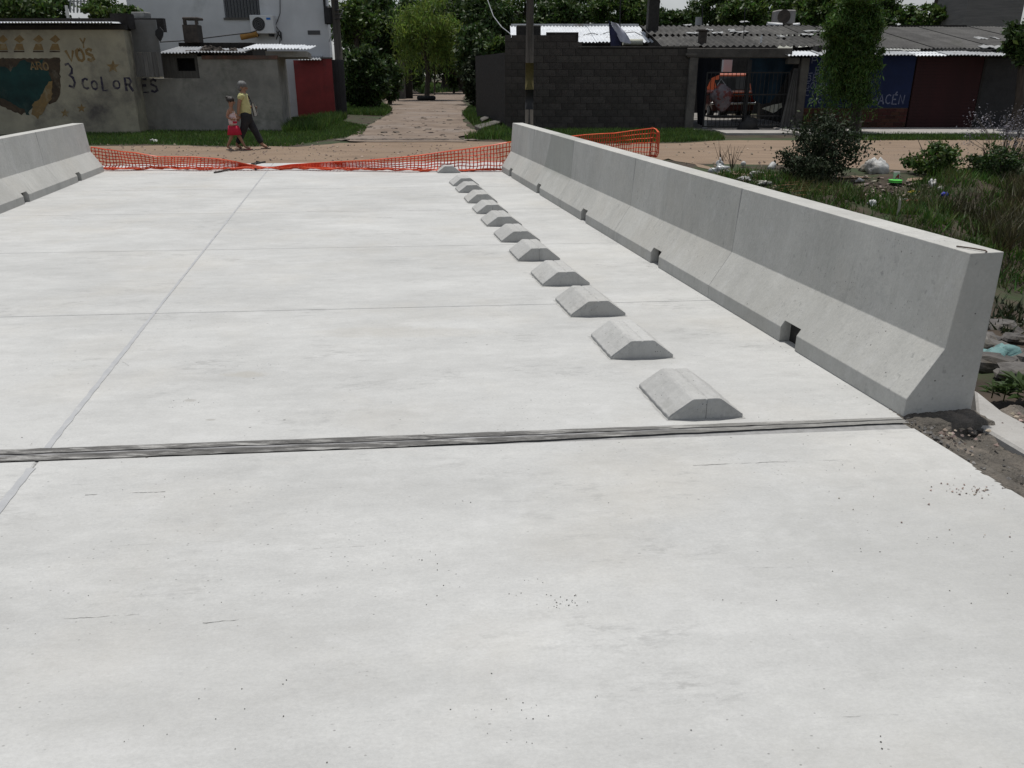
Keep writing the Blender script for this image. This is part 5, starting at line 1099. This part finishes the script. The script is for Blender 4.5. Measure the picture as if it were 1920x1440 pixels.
def gravel(name, label, pts, rmin, rmax, mt):
    m = MB()
    for p in pts:
        r = random.uniform(rmin, rmax); k = len(m.v); rv = [Vector((random.gauss(0, 1), random.gauss(0, 1), random.gauss(0, .7))) for _ in range(6)]
        base = [Vector((1, 0, 0)), Vector((0, 1, 0)), Vector((-1, 0, 0)), Vector((0, -1, 0)), Vector((0, 0, .8)), Vector((0, 0, -.6))]
        m.v += [tuple(Vector(p)+(b_+q*.2)*r) for b_, q in zip(base, rv)]; m.f += [tuple(k+i for i in f) for f in ((0, 1, 4), (1, 2, 4), (2, 3, 4), (3, 0, 4), (1, 0, 5), (2, 1, 5), (3, 2, 5), (0, 3, 5))]
    return stuff(m.build(name, mt), label, 'gravel')
mgrv = M('gravel mix', (.36, .28, .23), (.2, .17, .15), 9, .9, 0, per=('island', .5, .04))
mgdk = M('dark crumbs', (.20, .19, .18), (.10, .096, .09), 9, .9, 0, per=('island', .5, .02))
pp = []
while len(pp) < 900:
    p = B(random.uniform(-1.1, -.02), random.uniform(-1.9, .03)); q = math.sin(p.x*7+1)+math.sin(p.y*9)
    if q > random.uniform(-1.6, .9): pp.append((p.x, p.y, -.015+random.uniform(0, .012)))
gravel('gravel', 'pinkish gravel scattered over the dark soil right of the slab', pp, .006, .016, mgrv)
pp = [tuple(B(-abs(random.gauss(0, .07))+.03, -abs(random.gauss(.1, .35)), .006)) for _ in range(70)]
gravel('gravel', 'dark crumbs along the slab edge by the nearest barrier', pp, .004, .012, mgdk)
cl_ = G(1815, 918); pp = [(cl_.x+random.gauss(0, .06), cl_.y+random.gauss(0, .03), .003) for _ in range(46)]+[(G(u, v).x, G(u, v).y, .003) for u, v in [(random.uniform(1550, 1900), random.uniform(890, 1010)) for _ in range(12)]]
gravel('gravel', 'small cluster of grit lying on the slab near the right edge', pp, .002, .006, mgrv)
pp = []; cen = [(random.uniform(-200, 1900), random.uniform(560, 1435)) for _ in range(34)]+[(random.uniform(600, 1690), 775+random.uniform(-12, 20)) for _ in range(6)]
for c in cen:
    o = G(*c); sg = random.uniform(.02, .35)
    for _ in range(int(random.expovariate(1/6))+1):
        x, y = o.x+random.gauss(0, sg), o.y+random.gauss(0, sg*.5)
        if x < 1.9-.2*(y-3.8): pp.append((x, y, .0015))
for s_ in np.arange(-.1, 11, .02):
    if random.random() < .35: p = B(.02+abs(random.gauss(0, .05)), s_); pp.append((p.x, p.y, .001))
gravel('grit', 'sparse dark grit specks lying over the white deck', pp, .0008, .0029, mgdk)
for k, (u, v, r) in enumerate(((1818, 790, .045), (1838, 796, .025), (1800, 786, .03), (1846, 800, .02), (1825, 804, .018))):
    p = G(u, v); tag(MB().blob((p.x, p.y, -.02), (r*1.3, r, r*.7), k, .22, 10, 6).build('loose_stone', mconc), ['largest loose stone at the back foot of the nearest barrier', 'loose stone just right of the largest one at the barrier foot', 'loose stone on the left of the largest one at the barrier foot', 'small loose stone farthest right at the barrier foot', 'smallest loose stone in front of the others at the barrier foot'][k], 'stone', 'loose stones at the barrier foot')
lg = [GT(1832, 742), GT(1925, 810), GT(1990, 850), GT(1990, 905), GT(1925, 880), GT(1838, 808)]
zl_ = .0; lgp = [(G(u, v, -.03).x, G(u, v, -.03).y) for u, v in ((1826, 738), (1880, 782), (1925, 806), (2080, 880), (2080, 935), (1925, 862), (1832, 806))]
m = MB(); n = len(lgp); m.prism([(x, y, -.34) for x, y in reversed(lgp)], (0, 0, .34)); o = m.build('concrete_ledge', concrete('ledge concrete', .36, .15, 0, .6, 1.2, .5, None, .3, (1, .97, .92)), bevel=.012); tag(o, 'flat concrete ledge beyond the end of the nearest barrier at the right edge', 'ledge')
# bank stones
sb = thing('stone_bank', 'bank of rough grey stones beyond the end of the nearest barrier', 'stone bank', (5.2, 7.5, -.8))
mstone = M('rough stone', (.17, .16, .15), (.085, .08, .076), 4, .95, .8, 9, c3=(.09, .078, .055), s3=2, t3=(.5, .65), per=('object', .25, .01))
protos = []
for k in range(7):
    m = MB(); m.blob((0, 0, 0), (.17, .11, .06), k+20, .16, 10, 6); o = m.build('stone', mstone, sb, loc=(0, 0, 0)); protos.append(o)
for k in range(120):
    x = random.uniform(2.6, 7.5); y = random.uniform(5.1, 8.3)
    if x < 2.02-.197*(y-3.79)+.75: continue
    o = protos[k] if k < 7 else piece(protos[k % 7], sb, (0, 0, 0)); s = random.uniform(.6, 1.5)
    o.location = Vector((x, y, hgt(x, y)+.02*s))-Vector(sb.location); o.scale = (s*random.uniform(.8, 1.3), s, s*random.uniform(.8, 1.3)); o.rotation_euler = (random.uniform(-.25, .25), random.uniform(-.2, .2), random.uniform(-.5, .5))
# rubbish
mpl = M('white plastic', (.62, .62, .61), (.45, .45, .44), 8, .45, .5, c3=(.34, .31, .26), s3=5, t3=(.5, .7), trans=.2); mclr = M('clear plastic', (.6, .62, .63), (.4, .42, .43), 5, .2, .2, trans=.35)
def bottle(name, label, u, v, L, r, rz, tilt, mt=mpl, up=False):
    p = GT(u, v); t = thing(name, label, 'bottle', p); t.rotation_euler = (0, tilt, rz)
    pts = [(0, 0), (.02, .8), (.1, 1), (.6, 1), (.72, .9), (.86, .42), (.9, .36), (.95, .36)]
    q = MB().tube([(x*L-L*.45, 0, r*.8) for x, _ in pts], [max(k, .3)*r for _, k in pts], 12)
    me = bpy.data.meshes.new('body'); me.from_pydata(q.v, [], q.f); me.materials.append(mt); o = bpy.data.objects.new('body', me); COL.objects.link(o); o.parent = t; me.polygons.foreach_set('use_smooth', [True]*len(me.polygons))
    q = MB().tube([(L*.5, 0, r*.8), (L*.56, 0, r*.8)], r*.42, 10); me = bpy.data.meshes.new('cap'); me.from_pydata(q.v, [], q.f); me.materials.append(mpl); o = bpy.data.objects.new('cap', me); COL.objects.link(o); o.parent = t
bottle('plastic_bottle', 'white plastic bottle with dark print lying behind the barrier top', 1418, 331, .30, .055, .5, 0)
bottle('clear_bottle', 'pale crushed bottle tilted on the grass beside the large bush', 1448, 316, .26, .065, .9, -.5)
def bag(name, label, u, v, r, seed, mt=mpl, cat='bag', rough=.3, dz=.0):
    p = GT(u, v); p.z += r[2]*.6+dz; return tag(MB().blob(p, r, seed, rough, 18, 12, flat=-r[2]*.7).build(name, mt, smooth=True), label, cat)
bag('clear_bag', 'crumpled clear plastic lying at the road edge behind the barrier', 1350, 323, (.16, .09, .07), 3, mclr, rough=.5)
bag('clear_bag', 'small upright crumple of clear plastic on top of the first one', 1348, 316, (.05, .04, .07), 13, mclr, rough=.5, dz=.05)
tag(MB().blob(GT(1393, 314)+Vector((0, 0, .07)), (.052, .05, .05), 2, .04, 14, 10).build('white_ball', mpl, smooth=True), 'small round white container at the road edge between two bottles', 'container')
bag('plastic_bag', 'large white plastic bag on the bank right of the large bush', 1642, 326, (.19, .15, .15), 5)
bag('plastic_bag', 'flatter beige sack touching the left of the large white bag', 1625, 322, (.13, .12, .1), 15, M('beige sack', (.42, .38, .32), (.3, .27, .22), 4))
bag('plastic_bag', 'small knotted white bag on the grass below the green bush', 1748, 350, (.065, .06, .065), 7)
bag('plastic_bag', 'smaller end of the knotted white bag, lower right', 1762, 357, (.05, .05, .04), 8)
bag('plastic_bag', 'scrap of bright blue plastic on the bank right of the rubbish', 1770, 368, (.06, .05, .04), 9, M('blue plastic', (.05, .06, .42), (.04, .05, .3), 4, .5))
bag('plastic_bag', 'teal translucent plastic bag among the stones beside the nearest barrier', 1865, 692, (.19, .13, .10), 11, M('teal plastic', (.26, .42, .42), (.14, .28, .27), 5, .2, .4, trans=.3, c3=(.6, .68, .68), s3=6, t3=(.55, .65)), rough=.4)
p = GT(1681, 338); bx = thing('food_tray', 'white rounded tray with dark red print propped up on the rubbish', 'tray', p)
a = [P(u, v, p.y) for u, v in ((1675, 340), (1688, 340), (1688.5, 322), (1676, 322))]; m = MB(); m.prism([tuple(q) for q in a], (0, .03, 0)); m.build('tray', mpl, bx, bevel=.012, seg=2)
a = [P(u, v, p.y-.004) for u, v in ((1678, 336), (1682, 333), (1685, 335), (1686.5, 329), (1685, 326), (1682, 329), (1680, 331))]; m = MB(); m.v = [tuple(q) for q in a]; m.f = [tuple(range(7))]; m.build('print', mred, bx)
p = GT(1678, 345); tag(MB().tube([(p.x, p.y, p.z+.03), (p.x, p.y, p.z+.07)], .105, 18).build('green_lid', M('bright green plastic', (.12, .62, .1), (.1, .5, .08), 3, .4, 0), bevel=.008), 'bright green round lid lying under the white tray', 'lid')
for k, (u, v, r, c, l) in enumerate([(1718, 363, (.07, .03, .025), (.6, .45, .03), 'yellow scrap of packaging in the rubbish heap, right one of two'), (1706, 363, (.045, .03, .025), (.55, .45, .06), 'yellow scrap of packaging in the rubbish heap, left one of two'), (1708, 377, (.14, .05, .015), (.32, .10, .06), 'flat terracotta coloured scrap at the lower edge of the rubbish heap'), (1692, 378, (.07, .06, .03), (.45, .46, .48), 'grey crumpled foil at the lower edge of the rubbish heap'), (1694, 370, (.05, .03, .025), (.5, .42, .32), 'cream pebble-like scrap in the rubbish heap'), (1612, 340, (.06, .04, .03), (.6, .6, .6), 'white scrap on the bank below the beige sack'), (1635, 390, (.05, .04, .07), (.6, .6, .6), 'white torn scrap just above the barrier edge'), (1395, 339, (.12, .06, .04), (.5, .5, .5), 'grey crumpled scrap just behind the barrier top near the white bottle'), (1432, 345, (.09, .05, .03), (.52, .5, .46), 'pale scrap just behind the barrier top under the large bush'), (1683, 403, (.015, .015, .13), (.5, .48, .4), 'pale upright stick on the bank just over the barrier edge')]):
    bag('rubbish_scrap', l, u, v, r, 40+k, M('scrap colour %d' % k, c, tuple(x*.7 for x in c), 5, .6), 'scrap', .45)
m = MB(); cl = []
for k in range(190):
    u, v = random.gauss(1672, 40), random.gauss(358, 14); p = GT(u, v); s = random.uniform(.012, .04); a = random.uniform(0, 6.28); d = Vector((math.cos(a), math.sin(a), random.uniform(-.2, .4)))*s; e = Vector((-math.sin(a), math.cos(a), random.uniform(-.2, .5)))*s*.6; q = p+Vector((0, 0, .03)); m.add([q-d-e, q+d-e, q+d+e, q-d+e], [(0, 1, 2, 3)])
for k in range(70):
    u = random.uniform(1340, 1500); p = GT(u, 318+(u-1340)*.2+random.uniform(6, 24)); s = random.uniform(.012, .035); a = random.uniform(0, 6.28); d = Vector((math.cos(a), math.sin(a), .1))*s; e = Vector((-math.sin(a), math.cos(a), .4))*s*.5; q = p+Vector((0, 0, .03)); m.add([q-d-e, q+d-e, q+d+e, q-d+e], [(0, 1, 2, 3)])
stuff(m.build('litter', M('litter mix', (.32, .27, .22), (.12, .10, .09), 30, .8, 0, per=('island', .8, .06))), 'small scattered litter over the creek bank', 'litter')
m = MB()
for k in range(26):
    p = GT(random.uniform(1440, 1520), random.uniform(345, 372)); a = random.uniform(-.5, .5); L = random.uniform(.15, .5); m.tube([p+Vector((0, 0, .03)), p+Vector((L*math.cos(a), L*math.sin(a), .05))], .006, 4)
stuff(m.build('dry_sticks', M('dry reed', (.25, .15, .07), (.14, .08, .04), 6)), 'dry broken reeds and sticks below the large bush', 'sticks')
# kerb slabs by the block wall, white scrap on the left verge, stones in the alley
for k, (px, h_) in enumerate((([(900, 233), (945, 217), (947, 222), (904, 238)], .22), ([(890, 243), (938, 235), (942, 240), (900, 248)], .14))):
    q = [G(u, v) for u, v in px]; m = MB(); m.hexa([(p.x, p.y, -.05) for p in (q[3], q[2], q[1], q[0])], [(p.x, p.y, h_+(.08 if i in (1, 2) else 0)) for i, p in enumerate((q[3], q[2], q[1], q[0]))])
    tag(m.build('broken_slab', mconc, bevel=.03), ['tilted broken concrete slab at the grass beside the block wall', 'lower flat broken slab below the tilted one beside the block wall'][k], 'slab')
p = G(290, 267); bag('paper_scrap', 'crumpled white paper on the grass verge below the mural', 290, 268, (.10, .06, .05), 31, mpl, 'scrap', .4)
m = MB()
for k in range(150):
    u, v = random.uniform(640, 880), random.uniform(200, 262); p = G(u, v); r = random.uniform(.015, .05) if k % 9 else .09; m.blob((p.x, p.y, .01), (r*1.4, r, r*.4), k, .3, 6, 4)
for k in range(60):
    p = G(640+k*4.2, 262+random.uniform(-1.2, 1.2)); m.blob((p.x, p.y, .0), (.18, .08, .02), k+300, .4, 6, 4)
stuff(m.build('stony_crumbs', M('alley stones', (.16, .13, .11), (.08, .07, .06), 9, .95, 0, per=('island', .5, .02))), 'dark stones and broken edges scattered on the alley', 'stones')
pp = [(G(u, v).x, G(u, v).y, .0) for u, v in [(random.uniform(170, 950), random.uniform(268, 302)) for _ in range(420)]]+[(P(u, v, G(u, v).y).x, G(u, v).y, .0) for u, v in [(random.uniform(1240, 1900), random.uniform(262, 322)) for _ in range(160)]]
gravel('gravel', 'small stones scattered on the dirt street', pp, .008, .035, M('road stones', (.36, .29, .23), (.17, .13, .11), 9, .95, 0, per=('island', .5, .03)))
# overhead wires
for (pts, l) in (([(910, -12, 40), (925, 30, 39), (940, 50, 38), (960, 66, 36)], 'pale slack wire hanging between the alley tree and the bright roof'), ([(643, 20, 35.4), (628, 50, 35.7), (617, 78, 35.9)], 'wire sagging from the transformer pole to the white house wall')):
    tag(MB().tube([P(*q) for q in pts], .02, 5).build('overhead_wire', mgalv), l, 'wire')

# ================================================================ people
def skin(name, V, Ed, R, mt, parent, sub=2, extra=None):
    me = bpy.data.meshes.new(name+'_graph'); me.from_pydata([tuple(v) for v in V], Ed, []); o = bpy.data.objects.new(name, me); COL.objects.link(o)
    o.modifiers.new('skin', 'SKIN'); sv = me.skin_vertices[0].data
    for i, r in enumerate(R): sv[i].radius = (r, r) if not isinstance(r, tuple) else r
    sv[0].use_root = True
    if sub: ss = o.modifiers.new('sub', 'SUBSURF'); ss.levels = sub; ss.render_levels = sub
    dg = bpy.context.evaluated_depsgraph_get(); nm = bpy.data.meshes.new_from_object(o.evaluated_get(dg)); o.modifiers.clear(); o.data = nm; nm.name = name; bpy.data.meshes.remove(me)
    if extra:
        bm = bmesh.new(); bm.from_mesh(nm)
        for ex in extra:
            vs_ = [bm.verts.new(v) for v in ex.v]
            for f in ex.f:
                try: bm.faces.new([vs_[i] for i in f])
                except ValueError: pass
        bm.to_mesh(nm); bm.free()
    nm.materials.clear(); nm.materials.append(mt); nm.polygons.foreach_set('use_smooth', [True]*len(nm.polygons))
    if parent: o.parent = parent
    return o
def hand(wrist, d, curl, side, s=1.0):
    """palm with four unequal fingers and a thumb, as tapering tubes rooted in the palm"""
    d = Vector(d).normalized(); curl = Vector(curl).normalized(); sd = d.cross(curl).normalized()*side; w0 = Vector(wrist); out_ = []
    out_.append(MB().tube([w0-d*.01*s, w0+d*.03*s, w0+d*.075*s], [.022*s, .032*s, .030*s], 8))
    for k, L in enumerate((.062, .072, .067, .052)):
        r0 = w0+d*.065*s+sd*(.026-.0175*k)*s; out_.append(MB().tube([r0, r0+d*L*.45*s+curl*.006*s, r0+d*L*.75*s+curl*.022*s, r0+d*L*.85*s+curl*.042*s], [.0085*s, .0085*s, .0078*s, .006*s], 6))
    r0 = w0+d*.02*s+sd*.024*s; out_.append(MB().tube([r0, r0+sd*.022*s+d*.022*s+curl*.006*s, r0+sd*.026*s+d*.05*s+curl*.018*s], [.011*s, .010*s, .007*s], 6))
    return out_
def face(c, r, fwd, s=1.0):
    """nose, ears and brow as small tubes merged with the body"""
    c = Vector(c); f = Vector(fwd).normalized(); up = Vector((0, 0, 1)); sd = f.cross(up).normalized(); o = []
    o.append(MB().tube([c+f*r*.88+up*r*.18, c+f*r*1.12-up*r*.10, c+f*r*.9-up*r*.2], [.012*s, .019*s, .012*s], 6))
    for k in (-1, 1): o.append(MB().blob(c+sd*k*r*.86-f*r*.08, (.022*s, .014*s, .034*s), 3, .1, 8, 6))
    o.append(MB().tube([c+f*r*.86-up*r*.42-sd*.026*s, c+f*r*.95-up*r*.43, c+f*r*.86-up*r*.42+sd*.026*s], [.006*s, .009*s, .006*s], 5))
    return o
mskin = M('skin', (.30, .165, .105), (.25, .135, .085), 4, .55, .05); mskin2 = M('skin tan', (.31, .17, .11), (.26, .14, .09), 4, .55, .05)
def eyes(c, r, fwd, parent):
    c = Vector(c); f = Vector(fwd).normalized(); sd = f.cross(Vector((0, 0, 1))).normalized()
    for k in (-1, 1): MB().blob(c+f*r*.84+sd*k*r*.38+Vector((0, 0, r*.12)), (.011, .011, .009), 1, 0, 8, 6).build('eye', M('eye dark', (.03, .02, .02), (.02, .015, .015), 9, .2, 0), parent)
# --- grown-up, walking right, looking down at the child
wp = G(468, 279.5); W0 = Vector((wp.x, wp.y, 0))
per = thing('person', 'grey-haired adult in yellow T-shirt and dark trousers holding a child by the hand', 'person', W0)
hd = Vector((.015, -.01, 1.385)); fw = Vector((.9, -.25, -.3)).normalized()
V = [(0, 0, .76), (.0, 0, .92), (-.015, 0, 1.08), (-.02, 0, 1.2), (-.005, 0, 1.275), (.01, -.005, 1.36), (.02, -.008, 1.44),           # pelvis .. head
     (-.02, -.145, 1.205), (-.075, -.185, .99), (-.12, -.19, .775),                                                                   # near arm hanging back
     (-.01, .145, 1.205), (-.04, .2, .98), (.11, .17, .93),                                                                           # far arm bent forward
     (.01, -.08, .72), (-.085, -.08, .40), (-.27, -.08, .10), (-.17, -.08, .035),                                                     # near leg, behind
     (.02, .08, .72), (.155, .08, .41), (.29, .08, .09), (.40, .08, .035)]
Ed = [(0, 1), (1, 2), (2, 3), (3, 4), (4, 5), (5, 6), (3, 7), (7, 8), (8, 9), (3, 10), (10, 11), (11, 12), (0, 13), (13, 14), (14, 15), (15, 16), (0, 17), (17, 18), (18, 19), (19, 20)]
R = [(.14, .12), (.135, .115), (.14, .115), (.12, .10), .052, .078, .074, .055, .043, .030, .055, .043, .030, .09, .062, .042, .034, .09, .062, .042, .034]
ex = hand((-.125, -.192, .76), (-.10, -.02, -1), (0, 1, 0), 1)+hand((.125, .168, .925), (1, -.1, -.05), (0, -1, 0), -1)+face(hd+Vector((.005, 0, 0)), .095, fw)
skin('body', V, Ed, R, mskin, per, 2, ex); eyes(hd, .095, fw, per)
def blobpart(name, c, r, mt, parent, seed=1, rough=.06, smooth=True, nu=18, nv=12, flat=-9):
    o = MB().blob(c, r, seed, rough, nu, nv, flat).build(name, mt, None, smooth=smooth); o.parent = parent; return o
blobpart('hair', hd+Vector((-.022, .006, .045)), (.108, .098, .088), M('grey hair', (.16, .16, .16), (.08, .08, .08), 30, .6, .4, stretch=(1, 1, .3)), per, 4, .05)
blobpart('hair', hd+Vector((-.062, .0, -.02)), (.062, .085, .075), MATS['grey hair'], per, 5, .05)
myel = M('yellow cotton', (.50, .475, .23), (.41, .39, .18), 6, .9, .3, 6)
sV = [(0, 0, .70), (.002, 0, .88), (-.012, 0, 1.08), (-.02, 0, 1.2), (-.01, 0, 1.255), (-.02, -.145, 1.21), (-.055, -.178, 1.085), (-.015, .14, 1.18), (-.035, .185, 1.07)]
skin('t_shirt', sV, [(0, 1), (1, 2), (2, 3), (3, 4), (3, 5), (5, 6), (3, 7), (7, 8)], [(.165, .145), (.163, .142), (.16, .135), (.138, .115), .07, .075, .068, .075, .068], myel, per)
mtr = M('dark trousers', (.028, .028, .031), (.018, .018, .02), 6, .9, .4)
tV = [(0, 0, .90), (.005, 0, .70), (.012, -.082, .64), (-.085, -.08, .40), (-.245, -.08, .125), (.025, .082, .64), (.155, .08, .41), (.28, .08, .115)]
skin('trousers', tV, [(0, 1), (1, 2), (2, 3), (3, 4), (1, 5), (5, 6), (6, 7)], [(.165, .14), (.15, .13), .108, .085, .072, .108, .085, .074], mtr, per)
def sandal(c, ang, L, mt, parent, tip=0.0):
    s = MB(); n = 10; ring = [(L*.5*math.cos(a)*1.0, .042*math.sin(a)*(1+.25*math.cos(a))) for a in np.linspace(0, 2*math.pi, 14, endpoint=False)]
    ca, sa = math.cos(tip), math.sin(tip); top = [Vector(c)+Vector((x*ca, y, x*sa)) for x, y in ring]; s.prism([tuple(p) for p in top], (0, 0, .016)); o = s.build('sandal', mt); o.parent = parent
    st2 = MB().tube([Vector(c)+Vector((L*.12, -.042, .02)), Vector(c)+Vector((L*.3, 0, .055)), Vector(c)+Vector((L*.12, .042, .02))], .007, 5).build('strap', mt); st2.parent = o
msan = M('dark sandal', (.06, .04, .035), (.04, .03, .025), 9, .7); msan2 = M('grey sandal', (.2, .19, .19), (.13, .12, .12), 9, .7)
sandal((.365, .08, .003), 0, .25, msan, per); sandal((-.21, -.08, .003), 0, .24, msan, per, -.0)
# bag held under the far arm
bg_ = thing('shoulder_bag', 'flat white bag with dark edges carried at the front of the adult in yellow', 'bag', W0+Vector((.17, .12, .92)))
m = MB(); rg = [(-.055, .125), (.005, .135), (.07, -.15), (-.02, -.175)]
m.prism([tuple(W0+Vector((.185+x, .10, .90+z))) for x, z in rg], (0, .05, 0)); m.build('pouch', M('white canvas', (.55, .55, .52), (.42, .42, .4), 9, .9), bg_, bevel=.01)
m = MB(); m.tube([W0+Vector((.185+x, .097, .90+z)) for x, z in rg+rg[:1]], .010, 5); m.build('trim', mblack, bg_)
m = MB(); m.tube([W0+Vector((.135, .12, 1.02)), W0+Vector((.09, .06, 1.19)), W0+Vector((-.01, .09, 1.275))], .012, 5); m.build('strap', mblack, bg_)
# --- child walking right in front
cp_ = G(443, 281); C0 = Vector((cp_.x, cp_.y, 0))
ch = thing('person', 'small child with hair bun, striped top and red skirt beside the adult in yellow', 'person', C0)
hc = Vector((.02, 0, 1.075)); fw = Vector((.93, -.2, -.25)).normalized()
V = [(0, 0, .53), (-.005, 0, .68), (-.015, 0, .80), (-.025, 0, .875), (-.01, 0, .935), (.012, 0, 1.05), (.018, 0, 1.115),
     (-.035, -.10, .875), (-.085, -.125, .74), (.03, -.15, .685), (-.02, .10, .88), (.045, .12, .76), (.115, .1, .715),
     (0, -.055, .50), (-.06, -.055, .29), (-.185, -.055, .07), (-.10, -.055, .03), (0, .055, .50), (.10, .055, .28), (.20, .055, .06), (.30, .055, .035)]
R = [(.095, .08), (.085, .072), (.088, .072), (.075, .06), .035, .068, .066, .035, .028, .021, .035, .028, .021, .058, .042, .027, .024, .058, .042, .027, .024]
ex = hand((.03, -.152, .685), (1, .15, .05), (0, 1, 0), 1, .75)+hand((.115, .1, .715), (.8, .1, .1), (0, -1, 0), -1, .75)+face(hc, .083, fw, .85)
skin('body', V, Ed, R, mskin2, ch, 2, ex); eyes(hc, .083, fw, ch)
mhair = M('dark hair', (.03, .025, .022), (.018, .015, .014), 30, .5, .3)
blobpart('hair', hc+Vector((-.022, .005, .035)), (.093, .088, .075), mhair, ch, 4, .05); blobpart('hair_bun', hc+Vector((-.095, .005, .085)), (.036, .036, .034), mhair, ch, 5, .1)
def striped():
    m = bpy.data.materials.new('striped cotton'); m.use_nodes = True; N = m.node_tree.nodes; L = m.node_tree.links; b = N['Principled BSDF']; b.inputs['Roughness'].default_value = .9
    tc = N.new('ShaderNodeTexCoord'); sp = N.new('ShaderNodeSeparateXYZ'); L.new(tc.outputs['Object'], sp.inputs[0])
    a = N.new('ShaderNodeMath'); a.operation = 'MULTIPLY'; a.inputs[1].default_value = 30; L.new(sp.outputs[2], a.inputs[0]); f = N.new('ShaderNodeMath'); f.operation = 'FRACT'; L.new(a.outputs[0], f.inputs[0])
    c = N.new('ShaderNodeValToRGB'); c.color_ramp.interpolation = 'CONSTANT'; c.color_ramp.elements[0].color = (.60, .55, .54, 1); c.color_ramp.elements[1].color = (.55, .27, .27, 1); c.color_ramp.elements[1].position = .62
    L.new(f.outputs[0], c.inputs[0]); L.new(c.outputs[0], b.inputs['Base Color']); return m
skin('striped_top', [(0, 0, .52), (-.002, 0, .66), (-.013, 0, .78), (-.022, 0, .85)], [(0, 1), (1, 2), (2, 3)], [(.125, .105), (.115, .098), (.11, .092), (.088, .075)], striped(), ch)
m = MB()
for a0 in (-1, 1): m.tube([Vector((.05, a0*.045, .83)), Vector((-.02, a0*.06, .915)), Vector((-.09, a0*.045, .84))], .012, 5)
o = m.build('shoulder_straps', M('strap white', (.6, .56, .55), (.5, .46, .45), 9)); o.parent = ch
o = MB().box(.03, .125, -.105, -.085, .60, .645).build('red_print', M('red skirt cloth', (.46, .02, .05), (.36, .015, .04), 5, .9)); o.parent = ch
m = MB(); n = 22
for (z, rx, ry) in ((.545, .115, .098), (.47, .135, .115), (.34, .165, .14)):
    for j in range(n): a = 2*math.pi*j/n; q = 1+(.05*math.sin(a*7) if z < .5 else 0); m.v.append((rx*math.cos(a)*q, ry*math.sin(a)*q, z))
for i in range(2):
    for j in range(n): m.f.append((i*n+j, (i+1)*n+j, (i+1)*n+(j+1) % n, i*n+(j+1) % n))
o = m.build('skirt', MATS['red skirt cloth'], smooth=True); o.parent = ch; sdm = o.modifiers.new('thick', 'SOLIDIFY'); sdm.thickness = .008
sandal((.27, .055, .003), 0, .18, M('pink sandal', (.4, .12, .12), (.3, .09, .09), 9, .6), ch); sandal((-.13, -.055, .003), 0, .18, msan2, ch)
